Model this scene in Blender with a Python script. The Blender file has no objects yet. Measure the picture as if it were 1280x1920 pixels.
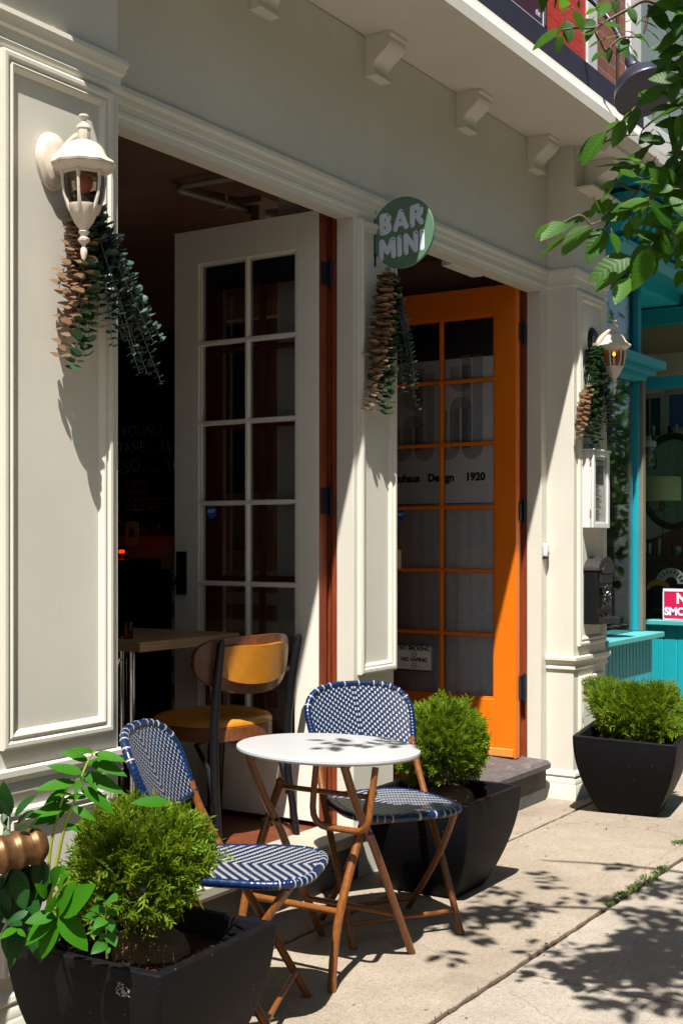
import bpy, bmesh, math, random
from mathutils import Vector, Matrix
R = math.radians
random.seed(7)
S = bpy.context.scene
COL = S.collection

# ------------------------------------------------------------------ camera, light, exposure
cam_d = bpy.data.cameras.new('camera'); cam = bpy.data.objects.new('camera', cam_d); COL.objects.link(cam)
S.camera = cam
cam_d.sensor_fit = 'HORIZONTAL'; cam_d.sensor_width = 36; cam_d.lens = 67.5
cam_d.shift_y = 51 / 1280
cam_d.clip_start = 0.05; cam_d.clip_end = 400
cam.location = (0, -2.68, 1.4)
cam.rotation_euler = (R(90), 0, R(32.86 - 90))
SUN = Vector((0.48, 0.25, -1.0)).normalized()
W = bpy.data.worlds.new('World'); S.world = W; W.use_nodes = True
wn = W.node_tree.nodes; wl = W.node_tree.links
sky = wn.new('ShaderNodeTexSky'); sky.sky_type = 'NISHITA'; sky.sun_disc = False
sky.sun_elevation = math.asin(-SUN.z); sky.sun_rotation = math.atan2(-SUN.x, -SUN.y)
wn['Background'].inputs[1].default_value = 0.05
wl.new(sky.outputs[0], wn['Background'].inputs[0])
sd = bpy.data.lights.new('sun', 'SUN'); sd.energy = 5.0; sd.angle = R(0.53); sd.color = (1, .965, .90)
so = bpy.data.objects.new('sun', sd); COL.objects.link(so)
so.rotation_euler = SUN.to_track_quat('-Z', 'Y').to_euler(); so.location = (0, -4, 12)
S.view_settings.view_transform = 'Standard'; S.view_settings.look = 'None'
S.view_settings.exposure = 1.1; S.view_settings.gamma = 1
S.cycles.max_bounces = 10; S.cycles.transparent_max_bounces = 24
S.cycles.use_denoising = True

# ------------------------------------------------------------------ materials
MATS = {}
def newmat(name):
    m = bpy.data.materials.new(name); m.use_nodes = True
    nt = m.node_tree; p = nt.nodes['Principled BSDF']
    MATS[name] = m
    return m, nt, p
def N(nt, t, **kw):
    n = nt.nodes.new('ShaderNode' + t)
    for k, v in kw.items(): setattr(n, k, v)
    return n
def L(nt, a, b): nt.links.new(a, b)
def coords(nt, scale=(1, 1, 1), kind='Object'):
    tc = N(nt, 'TexCoord'); mp = N(nt, 'Mapping'); mp.inputs['Scale'].default_value = scale
    L(nt, tc.outputs[kind], mp.inputs['Vector']); return mp.outputs[0]
def noise(nt, vec, scale, detail=4, rough=.55):
    n = N(nt, 'TexNoise'); n.inputs['Scale'].default_value = scale; n.inputs['Detail'].default_value = detail
    n.inputs['Roughness'].default_value = rough; L(nt, vec, n.inputs['Vector']); return n.outputs['Fac']
def ramp(nt, fac, stops):
    r = N(nt, 'ValToRGB'); e = r.color_ramp.elements
    while len(e) < len(stops): e.new(0.5)
    for k, (p, c) in enumerate(stops):
        e[k].position = p; e[k].color = tuple(c) + (1,) if len(c) == 3 else c
    L(nt, fac, r.inputs['Fac']); return r.outputs['Color']
def math_(nt, op, a, b=None, c=None):
    n = N(nt, 'Math', operation=op)
    for i, v in enumerate((a, b, c)):
        if v is None: continue
        if isinstance(v, (int, float)): n.inputs[i].default_value = v
        else: L(nt, v, n.inputs[i])
    return n.outputs[0]
def mixc(nt, fac, a, b, blend='MIX'):
    n = N(nt, 'Mix', data_type='RGBA', blend_type=blend)
    for i, v in ((0, fac), (6, a), (7, b)):
        if isinstance(v, (int, float)): n.inputs[i].default_value = v
        elif isinstance(v, tuple): n.inputs[i].default_value = v + (1,) if len(v) == 3 else v
        else: L(nt, v, n.inputs[i])
    return n.outputs[2]
def bump(nt, p, h, strength=.2, dist=.01):
    b = N(nt, 'Bump'); b.inputs['Strength'].default_value = strength; b.inputs['Distance'].default_value = dist
    L(nt, h, b.inputs['Height']); L(nt, b.outputs[0], p.inputs['Normal'])
def scale3(c, k): return tuple(min(1, x * k) for x in c)

def paint(name, col, rough=.5, var=.06, bscale=90, bstr=.12, dirt=None, spec=.4, wear=None):
    m, nt, p = newmat(name); v = coords(nt)
    f = noise(nt, v, 2.2, 6, .65)
    c = ramp(nt, f, [(.3, scale3(col, 1 - var)), (.7, scale3(col, 1 + var))])
    if dirt:
        g = noise(nt, v, 9, 8, .75)
        c = mixc(nt, ramp(nt, g, [(.58, (0, 0, 0)), (.75, (.5, .5, .5))]), c, dirt)
    if wear:
        g = noise(nt, coords(nt, (7, 7, .9)), 3, 6, .7); c = mixc(nt, ramp(nt, g, [(.52, (0, 0, 0)), (.74, (.13, .13, .13))]), c, scale3(col, .72))
        g = noise(nt, v, 26, 5, .8); c = mixc(nt, ramp(nt, g, [(.68, (0, 0, 0)), (.715, (.55, .55, .55))]), c, wear)
    L(nt, c, p.inputs['Base Color']); p.inputs['Roughness'].default_value = rough
    p.inputs['Specular IOR Level'].default_value = spec
    h = noise(nt, v, bscale, 3, .6)
    bump(nt, p, h, bstr, .004)
    return m
def flat(name, col, rough=.5, metal=0, spec=.5, var=.1, scale=25):
    m, nt, p = newmat(name); v = coords(nt)
    f = noise(nt, v, scale, 5, .6)
    L(nt, ramp(nt, f, [(.25, scale3(col, 1 - var)), (.75, scale3(col, 1 + var))]), p.inputs['Base Color'])
    r = noise(nt, v, scale * 1.7, 3); L(nt, math_(nt, 'MULTIPLY_ADD', r, .24, rough - .12), p.inputs['Roughness'])
    p.inputs['Metallic'].default_value = metal; p.inputs['Specular IOR Level'].default_value = spec
    return m
def wood(name, dark, light, stretch=(6, 6, 1), scale=14, rough=.35, bstr=.08):
    m, nt, p = newmat(name); v = coords(nt, stretch)
    f = noise(nt, v, scale, 8, .7)
    L(nt, ramp(nt, f, [(.28, dark), (.72, light)]), p.inputs['Base Color'])
    p.inputs['Roughness'].default_value = rough
    bump(nt, p, f, bstr, .004)
    return m
def glassmat(name, tint=(1, 1, 1), rough=.02, refl=1.0):
    m = bpy.data.materials.new(name); m.use_nodes = True; nt = m.node_tree
    nt.nodes.remove(nt.nodes['Principled BSDF'])
    out = nt.nodes['Material Output']
    t = N(nt, 'BsdfTransparent'); t.inputs[0].default_value = tint + (1,)
    g = N(nt, 'BsdfGlossy'); g.inputs['Roughness'].default_value = rough
    fr = N(nt, 'Fresnel'); fr.inputs[0].default_value = 1.52
    mx = N(nt, 'MixShader'); L(nt, math_(nt, 'MULTIPLY', fr.outputs[0], refl), mx.inputs[0])
    L(nt, t.outputs[0], mx.inputs[1]); L(nt, g.outputs[0], mx.inputs[2]); L(nt, mx.outputs[0], out.inputs[0])
    return m
def emis(name, col, s):
    m, nt, p = newmat(name); p.inputs['Base Color'].default_value = col + (1,)
    p.inputs['Emission Color'].default_value = col + (1,); p.inputs['Emission Strength'].default_value = s
    return m
def leafmat(name, c1, c2, rough=.35, trans=.35, spec=.5, dead=None, veins=False):
    m, nt, p = newmat(name)
    geo = N(nt, 'NewGeometry')
    c = ramp(nt, geo.outputs['Random Per Island'], [(0, c1), (1, c2)] if dead is None else [(0, dead), (.035, dead), (.045, c1), (1, c2)])
    f = noise(nt, coords(nt), 40, 3)
    c = mixc(nt, math_(nt, 'MULTIPLY', f, .5), c, scale3(c1, .7))
    if veins:
        at = N(nt, 'Attribute'); at.attribute_name = 'leaf_uv'; sx = N(nt, 'SeparateXYZ'); L(nt, at.outputs['Vector'], sx.inputs[0])
        au = math_(nt, 'ABSOLUTE', sx.outputs['X']); fr = math_(nt, 'FRACT', math_(nt, 'MULTIPLY_ADD', au, -1.3, math_(nt, 'MULTIPLY', sx.outputs['Y'], 9)))
        vn = math_(nt, 'MAXIMUM', math_(nt, 'LESS_THAN', au, .07), math_(nt, 'MULTIPLY', math_(nt, 'LESS_THAN', fr, .13), .55))
        c = mixc(nt, math_(nt, 'MULTIPLY', vn, .22), c, scale3(c2, 1.5))
        pil = math_(nt, 'SINE', math_(nt, 'MULTIPLY', fr, math.pi)); bump(nt, p, math_(nt, 'ADD', pil, math_(nt, 'MULTIPLY', vn, -.3)), .12, .003)
    L(nt, c, p.inputs['Base Color']); p.inputs['Roughness'].default_value = rough
    p.inputs['Specular IOR Level'].default_value = spec
    tr = N(nt, 'BsdfTranslucent'); L(nt, mixc(nt, .5, c, scale3(c2, 1.7)), tr.inputs[0])
    mx = N(nt, 'MixShader'); mx.inputs[0].default_value = trans
    out = nt.nodes['Material Output']
    L(nt, p.outputs[0], mx.inputs[1]); L(nt, tr.outputs[0], mx.inputs[2]); L(nt, mx.outputs[0], out.inputs[0])
    return m

CREAM = paint('cream_paint', (.56, .53, .455), .55, .05, 45, .05, wear=(.42, .38, .31))
CREAM2 = paint('cream_trim', (.59, .56, .48), .5, .04, 50, .04, wear=(.40, .35, .28))
CREAMD = paint('cream_door', (.70, .66, .57), .45, .05, 60, .04)
ORANGE = paint('orange_paint', (.66, .145, .003), .42, .05, 70, .1, wear=(.45, .09, .004))
MAHOG = wood('mahogany', (.125, .022, .008), (.27, .055, .018), (9, 9, .7), 9, .4)
DARKWOOD = wood('dark_wood', (.025, .008, .004), (.07, .024, .012), (8, 8, .8), 8, .5)
FLOORW = wood('floor_wood', (.07, .018, .008), (.19, .055, .022), (1, 10, 8), 8, .32)
RATTAN = wood('rattan_pole', (.085, .025, .005), (.25, .085, .017), (30, 30, 5), 5, .3, .12)
PLY = wood('plywood_top', (.30, .17, .08), (.46, .30, .16), (3, 30, 30), 5, .45)
PLYEDGE = wood('plywood_edge', (.22, .10, .045), (.58, .36, .19), (.8, .8, 60), 4, .6)
WALNUT = wood('walnut', (.085, .025, .010), (.22, .075, .028), (14, 14, 4), 6, .35)
BLACKMET = flat('black_metal', (.006, .006, .007), .38, .0, .3, .3, 60)
HINGE = flat('hinge_metal', (.02, .022, .035), .35, .5, .5, .2, 60)
CHROME = flat('chrome', (.62, .62, .62), .14, 1.0)
IRONWHITE = paint('lantern_white', (.54, .475, .39), .4, .06, 60, .2, (.28, .21, .14))
WHITE = paint('white_paint', (.56, .56, .55), .5, .04, 60, .1)
TABLETOP = paint('table_top_white', (.36, .362, .36), .4, .05, 120, .05)
NAVY = flat('navy_rim', (.002, .0135, .055), .3, 0, .5, .15, 80)
STITCH = flat('white_strand', (.31, .31, .31), .4)
TURQ = paint('turquoise_paint', (.006, .27, .325), .45, .08, 40, .15, (.004, .16, .20))
TURQD = paint('turquoise_dark', (.008, .27, .36), .5, .1, 40, .15)
TURQL = paint('turquoise_sill', (.07, .33, .34), .5, .1, 30, .2, (.26, .30, .27))
MUSTARD = flat('mustard_leather', (.46, .175, .012), .38, 0, .5, .12, 30)
SOIL = flat('potting_soil', (.03, .014, .008), .95, 0, .1, .5, 70)
STRAW = wood('dry_root_ball', (.06, .03, .013), (.27, .16, .075), (60, 60, 8), 4, .9, .6)
INTWALL = paint('interior_wall', (.26, .13, .085), .7, .2)
INTCEIL = paint('interior_ceiling', (.16, .085, .055), .7, .1)
BOARD = flat('chalkboard', (.006, .006, .006), .75, 0, .2)
CHALK = flat('chalk', (.48, .46, .42), .9)
CHALKR = flat('red_chalk', (.5, .16, .08), .9)
GREENSIGN = paint('sign_green', (.085, .165, .10), .5, .06, 60, .05)
SIGNLET = flat('sign_lavender', (.50, .55, .66), .5)
SIGNDOT = flat('sign_dark_accent', (.035, .08, .06), .5)
INK = flat('black_ink', (.012, .012, .012), .6)
PAPER = flat('paper', (.68, .66, .60), .7)
REDBRICKPAINT = None
BULB = flat('coral_bulb', (.80, .28, .16), .3)
LITBULB = emis('lit_filament', (1, .28, .03), 3.5)
EMBER = emis('candle_flame', (1, .12, .02), 3.0)
STEM = flat('pale_stem', (.20, .20, .16), .6)
BARK = wood('bark', (.05, .03, .02), (.17, .11, .075), (10, 10, 3), 6, .85, .5)
TWIG = wood('twig', (.045, .02, .011), (.11, .048, .026), (20, 20, 20), 6, .6)
GLASS = glassmat('window_glass')
GLASSG = glassmat('shop_glass', (.93, .98, .96), .02, .8)
SMOKE = glassmat('lantern_glass', (.62, .55, .50), .06)
AMBER = glassmat('amber_glass', (.75, .34, .09), .05)
CLEARG = glassmat('jar_glass', (.85, .92, .9), .02, 1.6)

def concrete(name, k, tint):
    m, nt, p = newmat(name); v = coords(nt)
    def c_(r, g, b): return (r * k * tint[0], g * k * tint[1], b * k * tint[2])
    fine = noise(nt, v, 190, 3, .75); mid = noise(nt, v, 9, 8, .72); big = noise(nt, v, 1.4, 5); grit = noise(nt, v, 60, 4, .7)
    broom = noise(nt, coords(nt, (4, 110, 1)), 2.2, 4, .6)
    c = ramp(nt, mid, [(.32, c_(.275, .22, .158)), (.70, c_(.36, .295, .215))])
    c = mixc(nt, ramp(nt, big, [(.42, (0, 0, 0)), (.68, (.55, .55, .55))]), c, c_(.20, .155, .11))
    c = mixc(nt, ramp(nt, fine, [(.34, (.75, .75, .75)), (.47, (0, 0, 0))]), c, c_(.09, .07, .05))
    c = mixc(nt, ramp(nt, grit, [(.36, (.5, .5, .5)), (.50, (0, 0, 0))]), c, c_(.15, .115, .08))
    c = mixc(nt, ramp(nt, fine, [(.58, (0, 0, 0)), (.72, (.6, .6, .6))]), c, c_(.56, .48, .38))
    c = mixc(nt, ramp(nt, broom, [(.40, (.22, .22, .22)), (.56, (0, 0, 0))]), c, c_(.15, .115, .08))
    sp = N(nt, 'TexVoronoi'); sp.inputs['Scale'].default_value = 7; L(nt, v, sp.inputs['Vector'])
    c = mixc(nt, ramp(nt, sp.outputs['Distance'], [(.03, (.8, .8, .8)), (.055, (0, 0, 0))]), c, c_(.05, .037, .028))
    cr = N(nt, 'TexVoronoi', feature='DISTANCE_TO_EDGE'); cr.inputs['Scale'].default_value = .75
    wob = N(nt, 'VectorMath', operation='ADD'); wn_ = N(nt, 'TexNoise'); wn_.inputs['Scale'].default_value = 5; L(nt, v, wn_.inputs['Vector'])
    sc_ = N(nt, 'VectorMath', operation='SCALE'); sc_.inputs['Scale'].default_value = .16; L(nt, wn_.outputs['Color'], sc_.inputs[0]); L(nt, v, wob.inputs[0]); L(nt, sc_.outputs[0], wob.inputs[1]); L(nt, wob.outputs[0], cr.inputs['Vector'])
    crm = math_(nt, 'MULTIPLY', math_(nt, 'LESS_THAN', cr.outputs['Distance'], .0022), math_(nt, 'GREATER_THAN', noise(nt, v, 1.1, 2), .52))
    c = mixc(nt, math_(nt, 'MULTIPLY', crm, .4), c, c_(.09, .068, .05))
    st = noise(nt, v, 3.1, 2, .4)
    c = mixc(nt, ramp(nt, st, [(.64, (0, 0, 0)), (.70, (.35, .35, .35))]), c, c_(.16, .12, .085))
    L(nt, c, p.inputs['Base Color']); p.inputs['Roughness'].default_value = .9
    p.inputs['Specular IOR Level'].default_value = .15
    h = math_(nt, 'ADD', math_(nt, 'MULTIPLY', fine, .6), math_(nt, 'ADD', math_(nt, 'MULTIPLY', broom, .25), mid))
    bump(nt, p, h, .5, .006)
    return m
CONC2 = concrete('pale_concrete', 1.04, (1, 1.08, 1.24))
CONC = concrete('concrete', .98, (1, 1.03, 1.10))
DIRT = flat('joint_dirt', (.05, .022, .012), .95, 0, .1, .5, 60)
ASPH = flat('asphalt', (.05, .05, .05), .9, 0, .2, .3, 40)

def planter_mat():
    m, nt, p = newmat('planter_black'); v = coords(nt)
    a = noise(nt, coords(nt, (5, 5, 40)), 6, 6, .7); b = noise(nt, v, 5, 5)
    c = ramp(nt, a, [(.3, (.0025, .0025, .0035)), (.75, (.0085, .0085, .0105))])
    c = mixc(nt, ramp(nt, b, [(.4, (0, 0, 0)), (.7, (.6, .6, .6))]), c, (.0065, .0038, .0034))
    s = N(nt, 'TexVoronoi'); s.inputs['Scale'].default_value = 38; L(nt, v, s.inputs['Vector'])
    rnd = noise(nt, v, 4.2, 2)
    spk = math_(nt, 'MULTIPLY', math_(nt, 'LESS_THAN', s.outputs['Distance'], .085), math_(nt, 'GREATER_THAN', rnd, .53))
    c = mixc(nt, math_(nt, 'MULTIPLY', spk, .55), c, (.16, .14, .125))
    scr = noise(nt, coords(nt, (3, 3, 55)), 9, 2, .4)
    c = mixc(nt, ramp(nt, scr, [(.70, (0, 0, 0)), (.80, (.35, .35, .35))]), c, (.035, .034, .037))
    L(nt, c, p.inputs['Base Color'])
    L(nt, math_(nt, 'MULTIPLY_ADD', a, .25, .42), p.inputs['Roughness'])
    p.inputs['Specular IOR Level'].default_value = .10
    bump(nt, p, a, .25, .003)
    return m
PLANT = planter_mat()

def weave(name, ax_v, px=.0113, py=.0215, shift=.0086, thick=.46, wid=.58):
    """navy and white woven strands: chevron rows of short white stitches"""
    m, nt, p = newmat(name)
    tc = N(nt, 'TexCoord'); sx = N(nt, 'SeparateXYZ'); L(nt, tc.outputs['Object'], sx.inputs[0])
    x = sx.outputs['X']; v = sx.outputs[ax_v]
    u = math_(nt, 'DIVIDE', math_(nt, 'ABSOLUTE', x), px)
    i = math_(nt, 'FLOOR', u); fu = math_(nt, 'FRACT', u)
    w = math_(nt, 'DIVIDE', math_(nt, 'SUBTRACT', v, math_(nt, 'MULTIPLY', i, shift)), py)
    fv = math_(nt, 'FRACT', w)
    inu = math_(nt, 'LESS_THAN', math_(nt, 'ABSOLUTE', math_(nt, 'SUBTRACT', fu, .5)), wid / 2)
    inv = math_(nt, 'LESS_THAN', math_(nt, 'ABSOLUTE', math_(nt, 'SUBTRACT', fv, .5)), thick / 2)
    mask = math_(nt, 'MULTIPLY', inu, inv)
    nz = noise(nt, coords(nt), 300, 2)
    navy = ramp(nt, nz, [(.3, (.0012, .0075, .034)), (.7, (.003, .018, .068))])
    # thin dark gaps between horizontal strands
    fs = math_(nt, 'FRACT', math_(nt, 'DIVIDE', v, shift * .62))
    gap = math_(nt, 'LESS_THAN', fs, .18)
    navy = mixc(nt, math_(nt, 'MULTIPLY', gap, .7), navy, (.003, .01, .05))
    c = mixc(nt, mask, navy, (.31, .31, .31))
    L(nt, c, p.inputs['Base Color']); p.inputs['Roughness'].default_value = .33
    hs = math_(nt, 'SINE', math_(nt, 'MULTIPLY', fs, math.pi))
    hu = math_(nt, 'SINE', math_(nt, 'MULTIPLY', fu, math.pi))
    h = math_(nt, 'ADD', math_(nt, 'MULTIPLY', hs, .5), math_(nt, 'MULTIPLY', mask, hu))
    bump(nt, p, h, .6, .003)
    return m
WEAVE_BACK = weave('weave_back', 'Z')
WEAVE_SEAT = weave('weave_seat', 'Y', .0095, .0300, .0056, .44, .92)

def brickmat(name, c1, c2, mortar, painted=False):
    m, nt, p = newmat(name)
    tc = N(nt, 'TexCoord'); mp = N(nt, 'Mapping'); mp.inputs['Rotation'].default_value = (R(90), 0, 0)
    L(nt, tc.outputs['Object'], mp.inputs[0])
    b = N(nt, 'TexBrick'); L(nt, mp.outputs[0], b.inputs['Vector'])
    b.inputs['Scale'].default_value = 1; b.inputs['Brick Width'].default_value = .21; b.inputs['Row Height'].default_value = .072
    b.inputs['Mortar Size'].default_value = .006
    for k, c in (('Color1', c1), ('Color2', c2), ('Mortar', mortar)): b.inputs[k].default_value = c + (1,)
    nz = noise(nt, coords(nt), 30, 6, .7)
    L(nt, mixc(nt, math_(nt, 'MULTIPLY', nz, .5), b.outputs['Color'], scale3(c1, .5)), p.inputs['Base Color'])
    p.inputs['Roughness'].default_value = .55 if painted else .9
    h = math_(nt, 'ADD', math_(nt, 'MULTIPLY', b.outputs['Fac'], -1.2), math_(nt, 'MULTIPLY', nz, .6))
    bump(nt, p, h, .7, .008)
    return m
REDBRICK = brickmat('red_painted_brick', (.60, .040, .010), (.52, .03, .008), (.42, .025, .008), True)
BROWNBRICK = brickmat('brown_brick', (.27, .085, .045), (.20, .06, .035), (.22, .17, .12))
TILE = brickmat('white_tile', (.62, .64, .62), (.60, .62, .61), (.25, .12, .06), True)

# ------------------------------------------------------------------ mesh building
class MB:
    def __init__(s): s.v = []; s.f = []; s.uv = {}
    def add(s, vs, fs):
        o = len(s.v); s.v += [tuple(p) for p in vs]; s.f += [tuple(i + o for i in f) for f in fs]; return s
    def box(s, x0, x1, y0, y1, z0, z1):
        return s.add([(x, y, z) for x in (x0, x1) for y in (y0, y1) for z in (z0, z1)],
              [(0, 1, 3, 2), (4, 6, 7, 5), (0, 4, 5, 1), (2, 3, 7, 6), (0, 2, 6, 4), (1, 5, 7, 3)])
    def prism(s, poly, axis, a, b):
        """poly: 2d points in the two other axes (in xyz order)"""
        n = len(poly)
        def p(q, t): 
            return (t, q[0], q[1]) if axis == 'x' else (q[0], t, q[1]) if axis == 'y' else (q[0], q[1], t)
        s.add([p(q, a) for q in poly] + [p(q, b) for q in poly],
              [tuple(range(n)), tuple(range(2 * n - 1, n - 1, -1))] +
              [(i, i + n, (i + 1) % n + n, (i + 1) % n) for i in range(n)])
        return s
    def tube(s, pts, r, n=10, cap=True, squash=None):
        pts = [Vector(p) for p in pts]; m = len(pts)
        rs = r if isinstance(r, (list, tuple)) else [r] * m
        o = len(s.v); up = None
        for k in range(m):
            t = (pts[min(k + 1, m - 1)] - pts[max(k - 1, 0)]).normalized()
            if up is None:
                up = t.orthogonal().normalized()
            else:
                up = (up - t * up.dot(t))
                up = up.normalized() if up.length > 1e-6 else t.orthogonal().normalized()
            w = t.cross(up)
            for j in range(n):
                a = 2 * math.pi * j / n
                s.v.append(tuple(pts[k] + (up * math.cos(a) + w * math.sin(a)) * rs[k]))
        for k in range(m - 1):
            for j in range(n):
                a = o + k * n + j; b = o + k * n + (j + 1) % n
                s.f.append((a, b, b + n, a + n))
        if cap:
            s.f.append(tuple(o + j for j in range(n))[::-1]); s.f.append(tuple(o + (m - 1) * n + j for j in range(n)))
        return s
    def loop_tube(s, pts, r, n=8):
        pts = [Vector(p) for p in pts]; m = len(pts); o = len(s.v)
        for k in range(m):
            t = (pts[(k + 1) % m] - pts[k - 1]).normalized()
            up = Vector((0, 0, 1)) if abs(t.z) < .9 else Vector((0, 1, 0))
            up = (up - t * up.dot(t)).normalized(); w = t.cross(up)
            rr = r[k] if isinstance(r, list) else r
            for j in range(n):
                a = 2 * math.pi * j / n
                s.v.append(tuple(pts[k] + (up * math.cos(a) + w * math.sin(a)) * rr))
        for k in range(m):
            for j in range(n):
                a = o + k * n + j; b = o + k * n + (j + 1) % n
                c = o + ((k + 1) % m) * n + (j + 1) % n; d = o + ((k + 1) % m) * n + j
                s.f.append((a, b, c, d))
        return s
    def lathe(s, prof, c=(0, 0, 0), n=32, flute=0, fn=8):
        o = len(s.v); m = len(prof)
        for r, z in prof:
            for j in range(n):
                a = 2 * math.pi * j / n
                rr = r * (1 + flute * math.cos(fn * a)) if flute else r
                s.v.append((c[0] + rr * math.cos(a), c[1] + rr * math.sin(a), c[2] + z))
        for k in range(m - 1):
            for j in range(n):
                a = o + k * n + j; b = o + k * n + (j + 1) % n
                s.f.append((a, b, b + n, a + n))
        s.f.append(tuple(o + j for j in range(n))[::-1]); s.f.append(tuple(o + (m - 1) * n + j for j in range(n)))
        return s
    def frame(s, x0, x1, z0, z1, y, prof, closed=True):
        """picture-frame moulding on a wall facing -y: prof = [(inset from outer edge, projection)]"""
        m = len(prof); o = len(s.v)
        for cx, cz, sx, sz in ((x0, z0, 1, 1), (x1, z0, -1, 1), (x1, z1, -1, -1), (x0, z1, 1, -1)):
            for d, h in prof: s.v.append((cx + sx * d, y - h, cz + sz * d))
        for k in range(4):
            for j in range(m - 1):
                a = o + k * m + j; b = o + ((k + 1) % 4) * m + j
                s.f.append((a, b, b + 1, a + 1))
        return s
    def leaf(s, p, d, up, ln, wd, droop=.2, fold=.15, n=5, shape=0):
        """a leaf blade: p base, d direction, up normal"""
        p = Vector(p); d = Vector(d).normalized(); up = Vector(up)
        up = (up - d * up.dot(d))
        up = up.normalized() if up.length > 1e-4 else d.orthogonal().normalized()
        w = d.cross(up); o = len(s.v)
        for k in range(n + 1):
            t = k / n
            if shape == 0: hw = wd * .5 * (math.sin(math.pi * min(1, t ** .75)) ** .8 if 0 < t < 1 else .0)
            else: hw = wd * .5 * (math.sin(math.pi * t ** .6) ** .75 if 0 < t < 1 else 0.0)
            c = p + d * (ln * t) - up * (droop * ln * t * t)
            i = len(s.v); s.uv[i] = (-1, t, 0); s.uv[i + 1] = (0, t, 0); s.uv[i + 2] = (1, t, 0)
            s.v.append(tuple(c - w * hw + up * fold * hw)); s.v.append(tuple(c)); s.v.append(tuple(c + w * hw + up * fold * hw))
        for k in range(n):
            a = o + 3 * k
            s.f.append((a, a + 1, a + 4, a + 3)); s.f.append((a + 1, a + 2, a + 5, a + 4))
        return s
    def disc(s, c, nrm, r, cup=.15, n=8, rx=1.0):
        c = Vector(c); nrm = Vector(nrm).normalized(); u = nrm.orthogonal().normalized(); w = nrm.cross(u)
        a0 = random.random() * 6.28; o = len(s.v); s.v.append(tuple(c))
        for j in range(n):
            a = a0 + 2 * math.pi * j / n
            s.v.append(tuple(c + u * math.cos(a) * r + w * math.sin(a) * r * rx + nrm * r * cup * (1 + .5 * math.sin(2 * a))))
        for j in range(n): s.f.append((o, o + 1 + j, o + 1 + (j + 1) % n))
        return s

WL = {}
def base(o):
    return WL.get(o.name, Vector((0, 0, 0)))
def build(name, mb, mat, parent=None, smooth=40, bevel=0, local=False, at=None, label=None, seg=2):
    """link one mesh object; world coordinates unless local"""
    off = Vector((0, 0, 0))
    if parent is not None and not local: off = base(parent)
    if at is not None: off = Vector(at)
    me = bpy.data.meshes.new(name)
    me.from_pydata([tuple(Vector(v) - off) for v in mb.v], [], mb.f)
    bm = bmesh.new(); bm.from_mesh(me)
    if len(bm.faces) < 20000: bmesh.ops.recalc_face_normals(bm, faces=bm.faces)
    for f in bm.faces: f.smooth = bool(smooth)
    bm.to_mesh(me); bm.free()
    if smooth: me.set_sharp_from_angle(angle=R(smooth))
    if mb.uv and len(mb.uv) > .5 * len(mb.v):
        at_ = me.attributes.new('leaf_uv', 'FLOAT_VECTOR', 'POINT')
        for i_, q_ in mb.uv.items(): at_.data[i_].vector = q_
    me.materials.append(mat)
    o = bpy.data.objects.new(name, me); COL.objects.link(o)
    if parent is not None:
        o.parent = parent; WL[o.name] = off if not local else Vector((0, 0, 0))
    elif at is not None:
        o.location = off; WL[o.name] = off
    if bevel:
        b = o.modifiers.new('bevel', 'BEVEL'); b.width = bevel; b.segments = seg; b.limit_method = 'ANGLE'; b.angle_limit = R(35)
        b.harden_normals = False
    if label: o['label'] = label
    return o
def thing(name, label, cat, loc=(0, 0, 0), group=None, rz=0):
    o = bpy.data.objects.new(name, None); COL.objects.link(o); o.location = loc; o.rotation_euler = (0, 0, rz)
    o.empty_display_size = .1
    o['label'] = label; o['category'] = cat
    if group: o['group'] = group
    WL[o.name] = Vector(loc); return o
def tag(o, label, cat, group=None):
    o['label'] = label; o['category'] = cat
    if group: o['group'] = group
    return o
def struct(o): o['kind'] = 'structure'; return o
def text_mb(s, size, depth=.002, offset=0, bevel=0, align='CENTER', spacing=1.0, res=3):
    cu = bpy.data.curves.new('lettering', 'FONT'); cu.body = s; cu.size = size; cu.extrude = depth
    cu.offset = offset; cu.bevel_depth = bevel; cu.align_x = align; cu.align_y = 'CENTER'; cu.space_character = spacing
    cu.resolution_u = res; cu.bevel_resolution = 2
    ob = bpy.data.objects.new('lettering', cu); COL.objects.link(ob)
    dg = bpy.context.evaluated_depsgraph_get(); dg.update()
    me = bpy.data.meshes.new_from_object(ob.evaluated_get(dg))
    mb = MB(); mb.add([v.co[:] for v in me.vertices], [tuple(p.vertices) for p in me.polygons])
    bpy.data.objects.remove(ob); bpy.data.curves.remove(cu); bpy.data.meshes.remove(me)
    return mb
def xf(mb, mat):
    mb.v = [tuple(mat @ Vector(v)) for v in mb.v]; return mb
def place(x, y, z, facing):
    """matrix taking text (x right, y up, z out) to a wall: facing '-y', '-x' """
    if facing == '-y': m = Matrix(((1, 0, 0), (0, 0, -1), (0, 1, 0)))
    else: m = Matrix(((0, 0, -1), (-1, 0, 0), (0, 1, 0)))   # facing -x: text right = -y
    return Matrix.Translation((x, y, z)) @ m.to_4x4()

def smooth_path(pts, k=6):
    pts = [Vector(p) for p in pts]; out = []
    for i in range(len(pts) - 1):
        p0, p1, p2, p3 = pts[max(i - 1, 0)], pts[i], pts[i + 1], pts[min(i + 2, len(pts) - 1)]
        for j in range(k):
            t = j / k
            out.append(.5 * ((2 * p1) + (p2 - p0) * t + (2 * p0 - 5 * p1 + 4 * p2 - p3) * t * t + (3 * p1 - p0 - 3 * p2 + p3) * t ** 3))
    out.append(pts[-1]); return out
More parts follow.
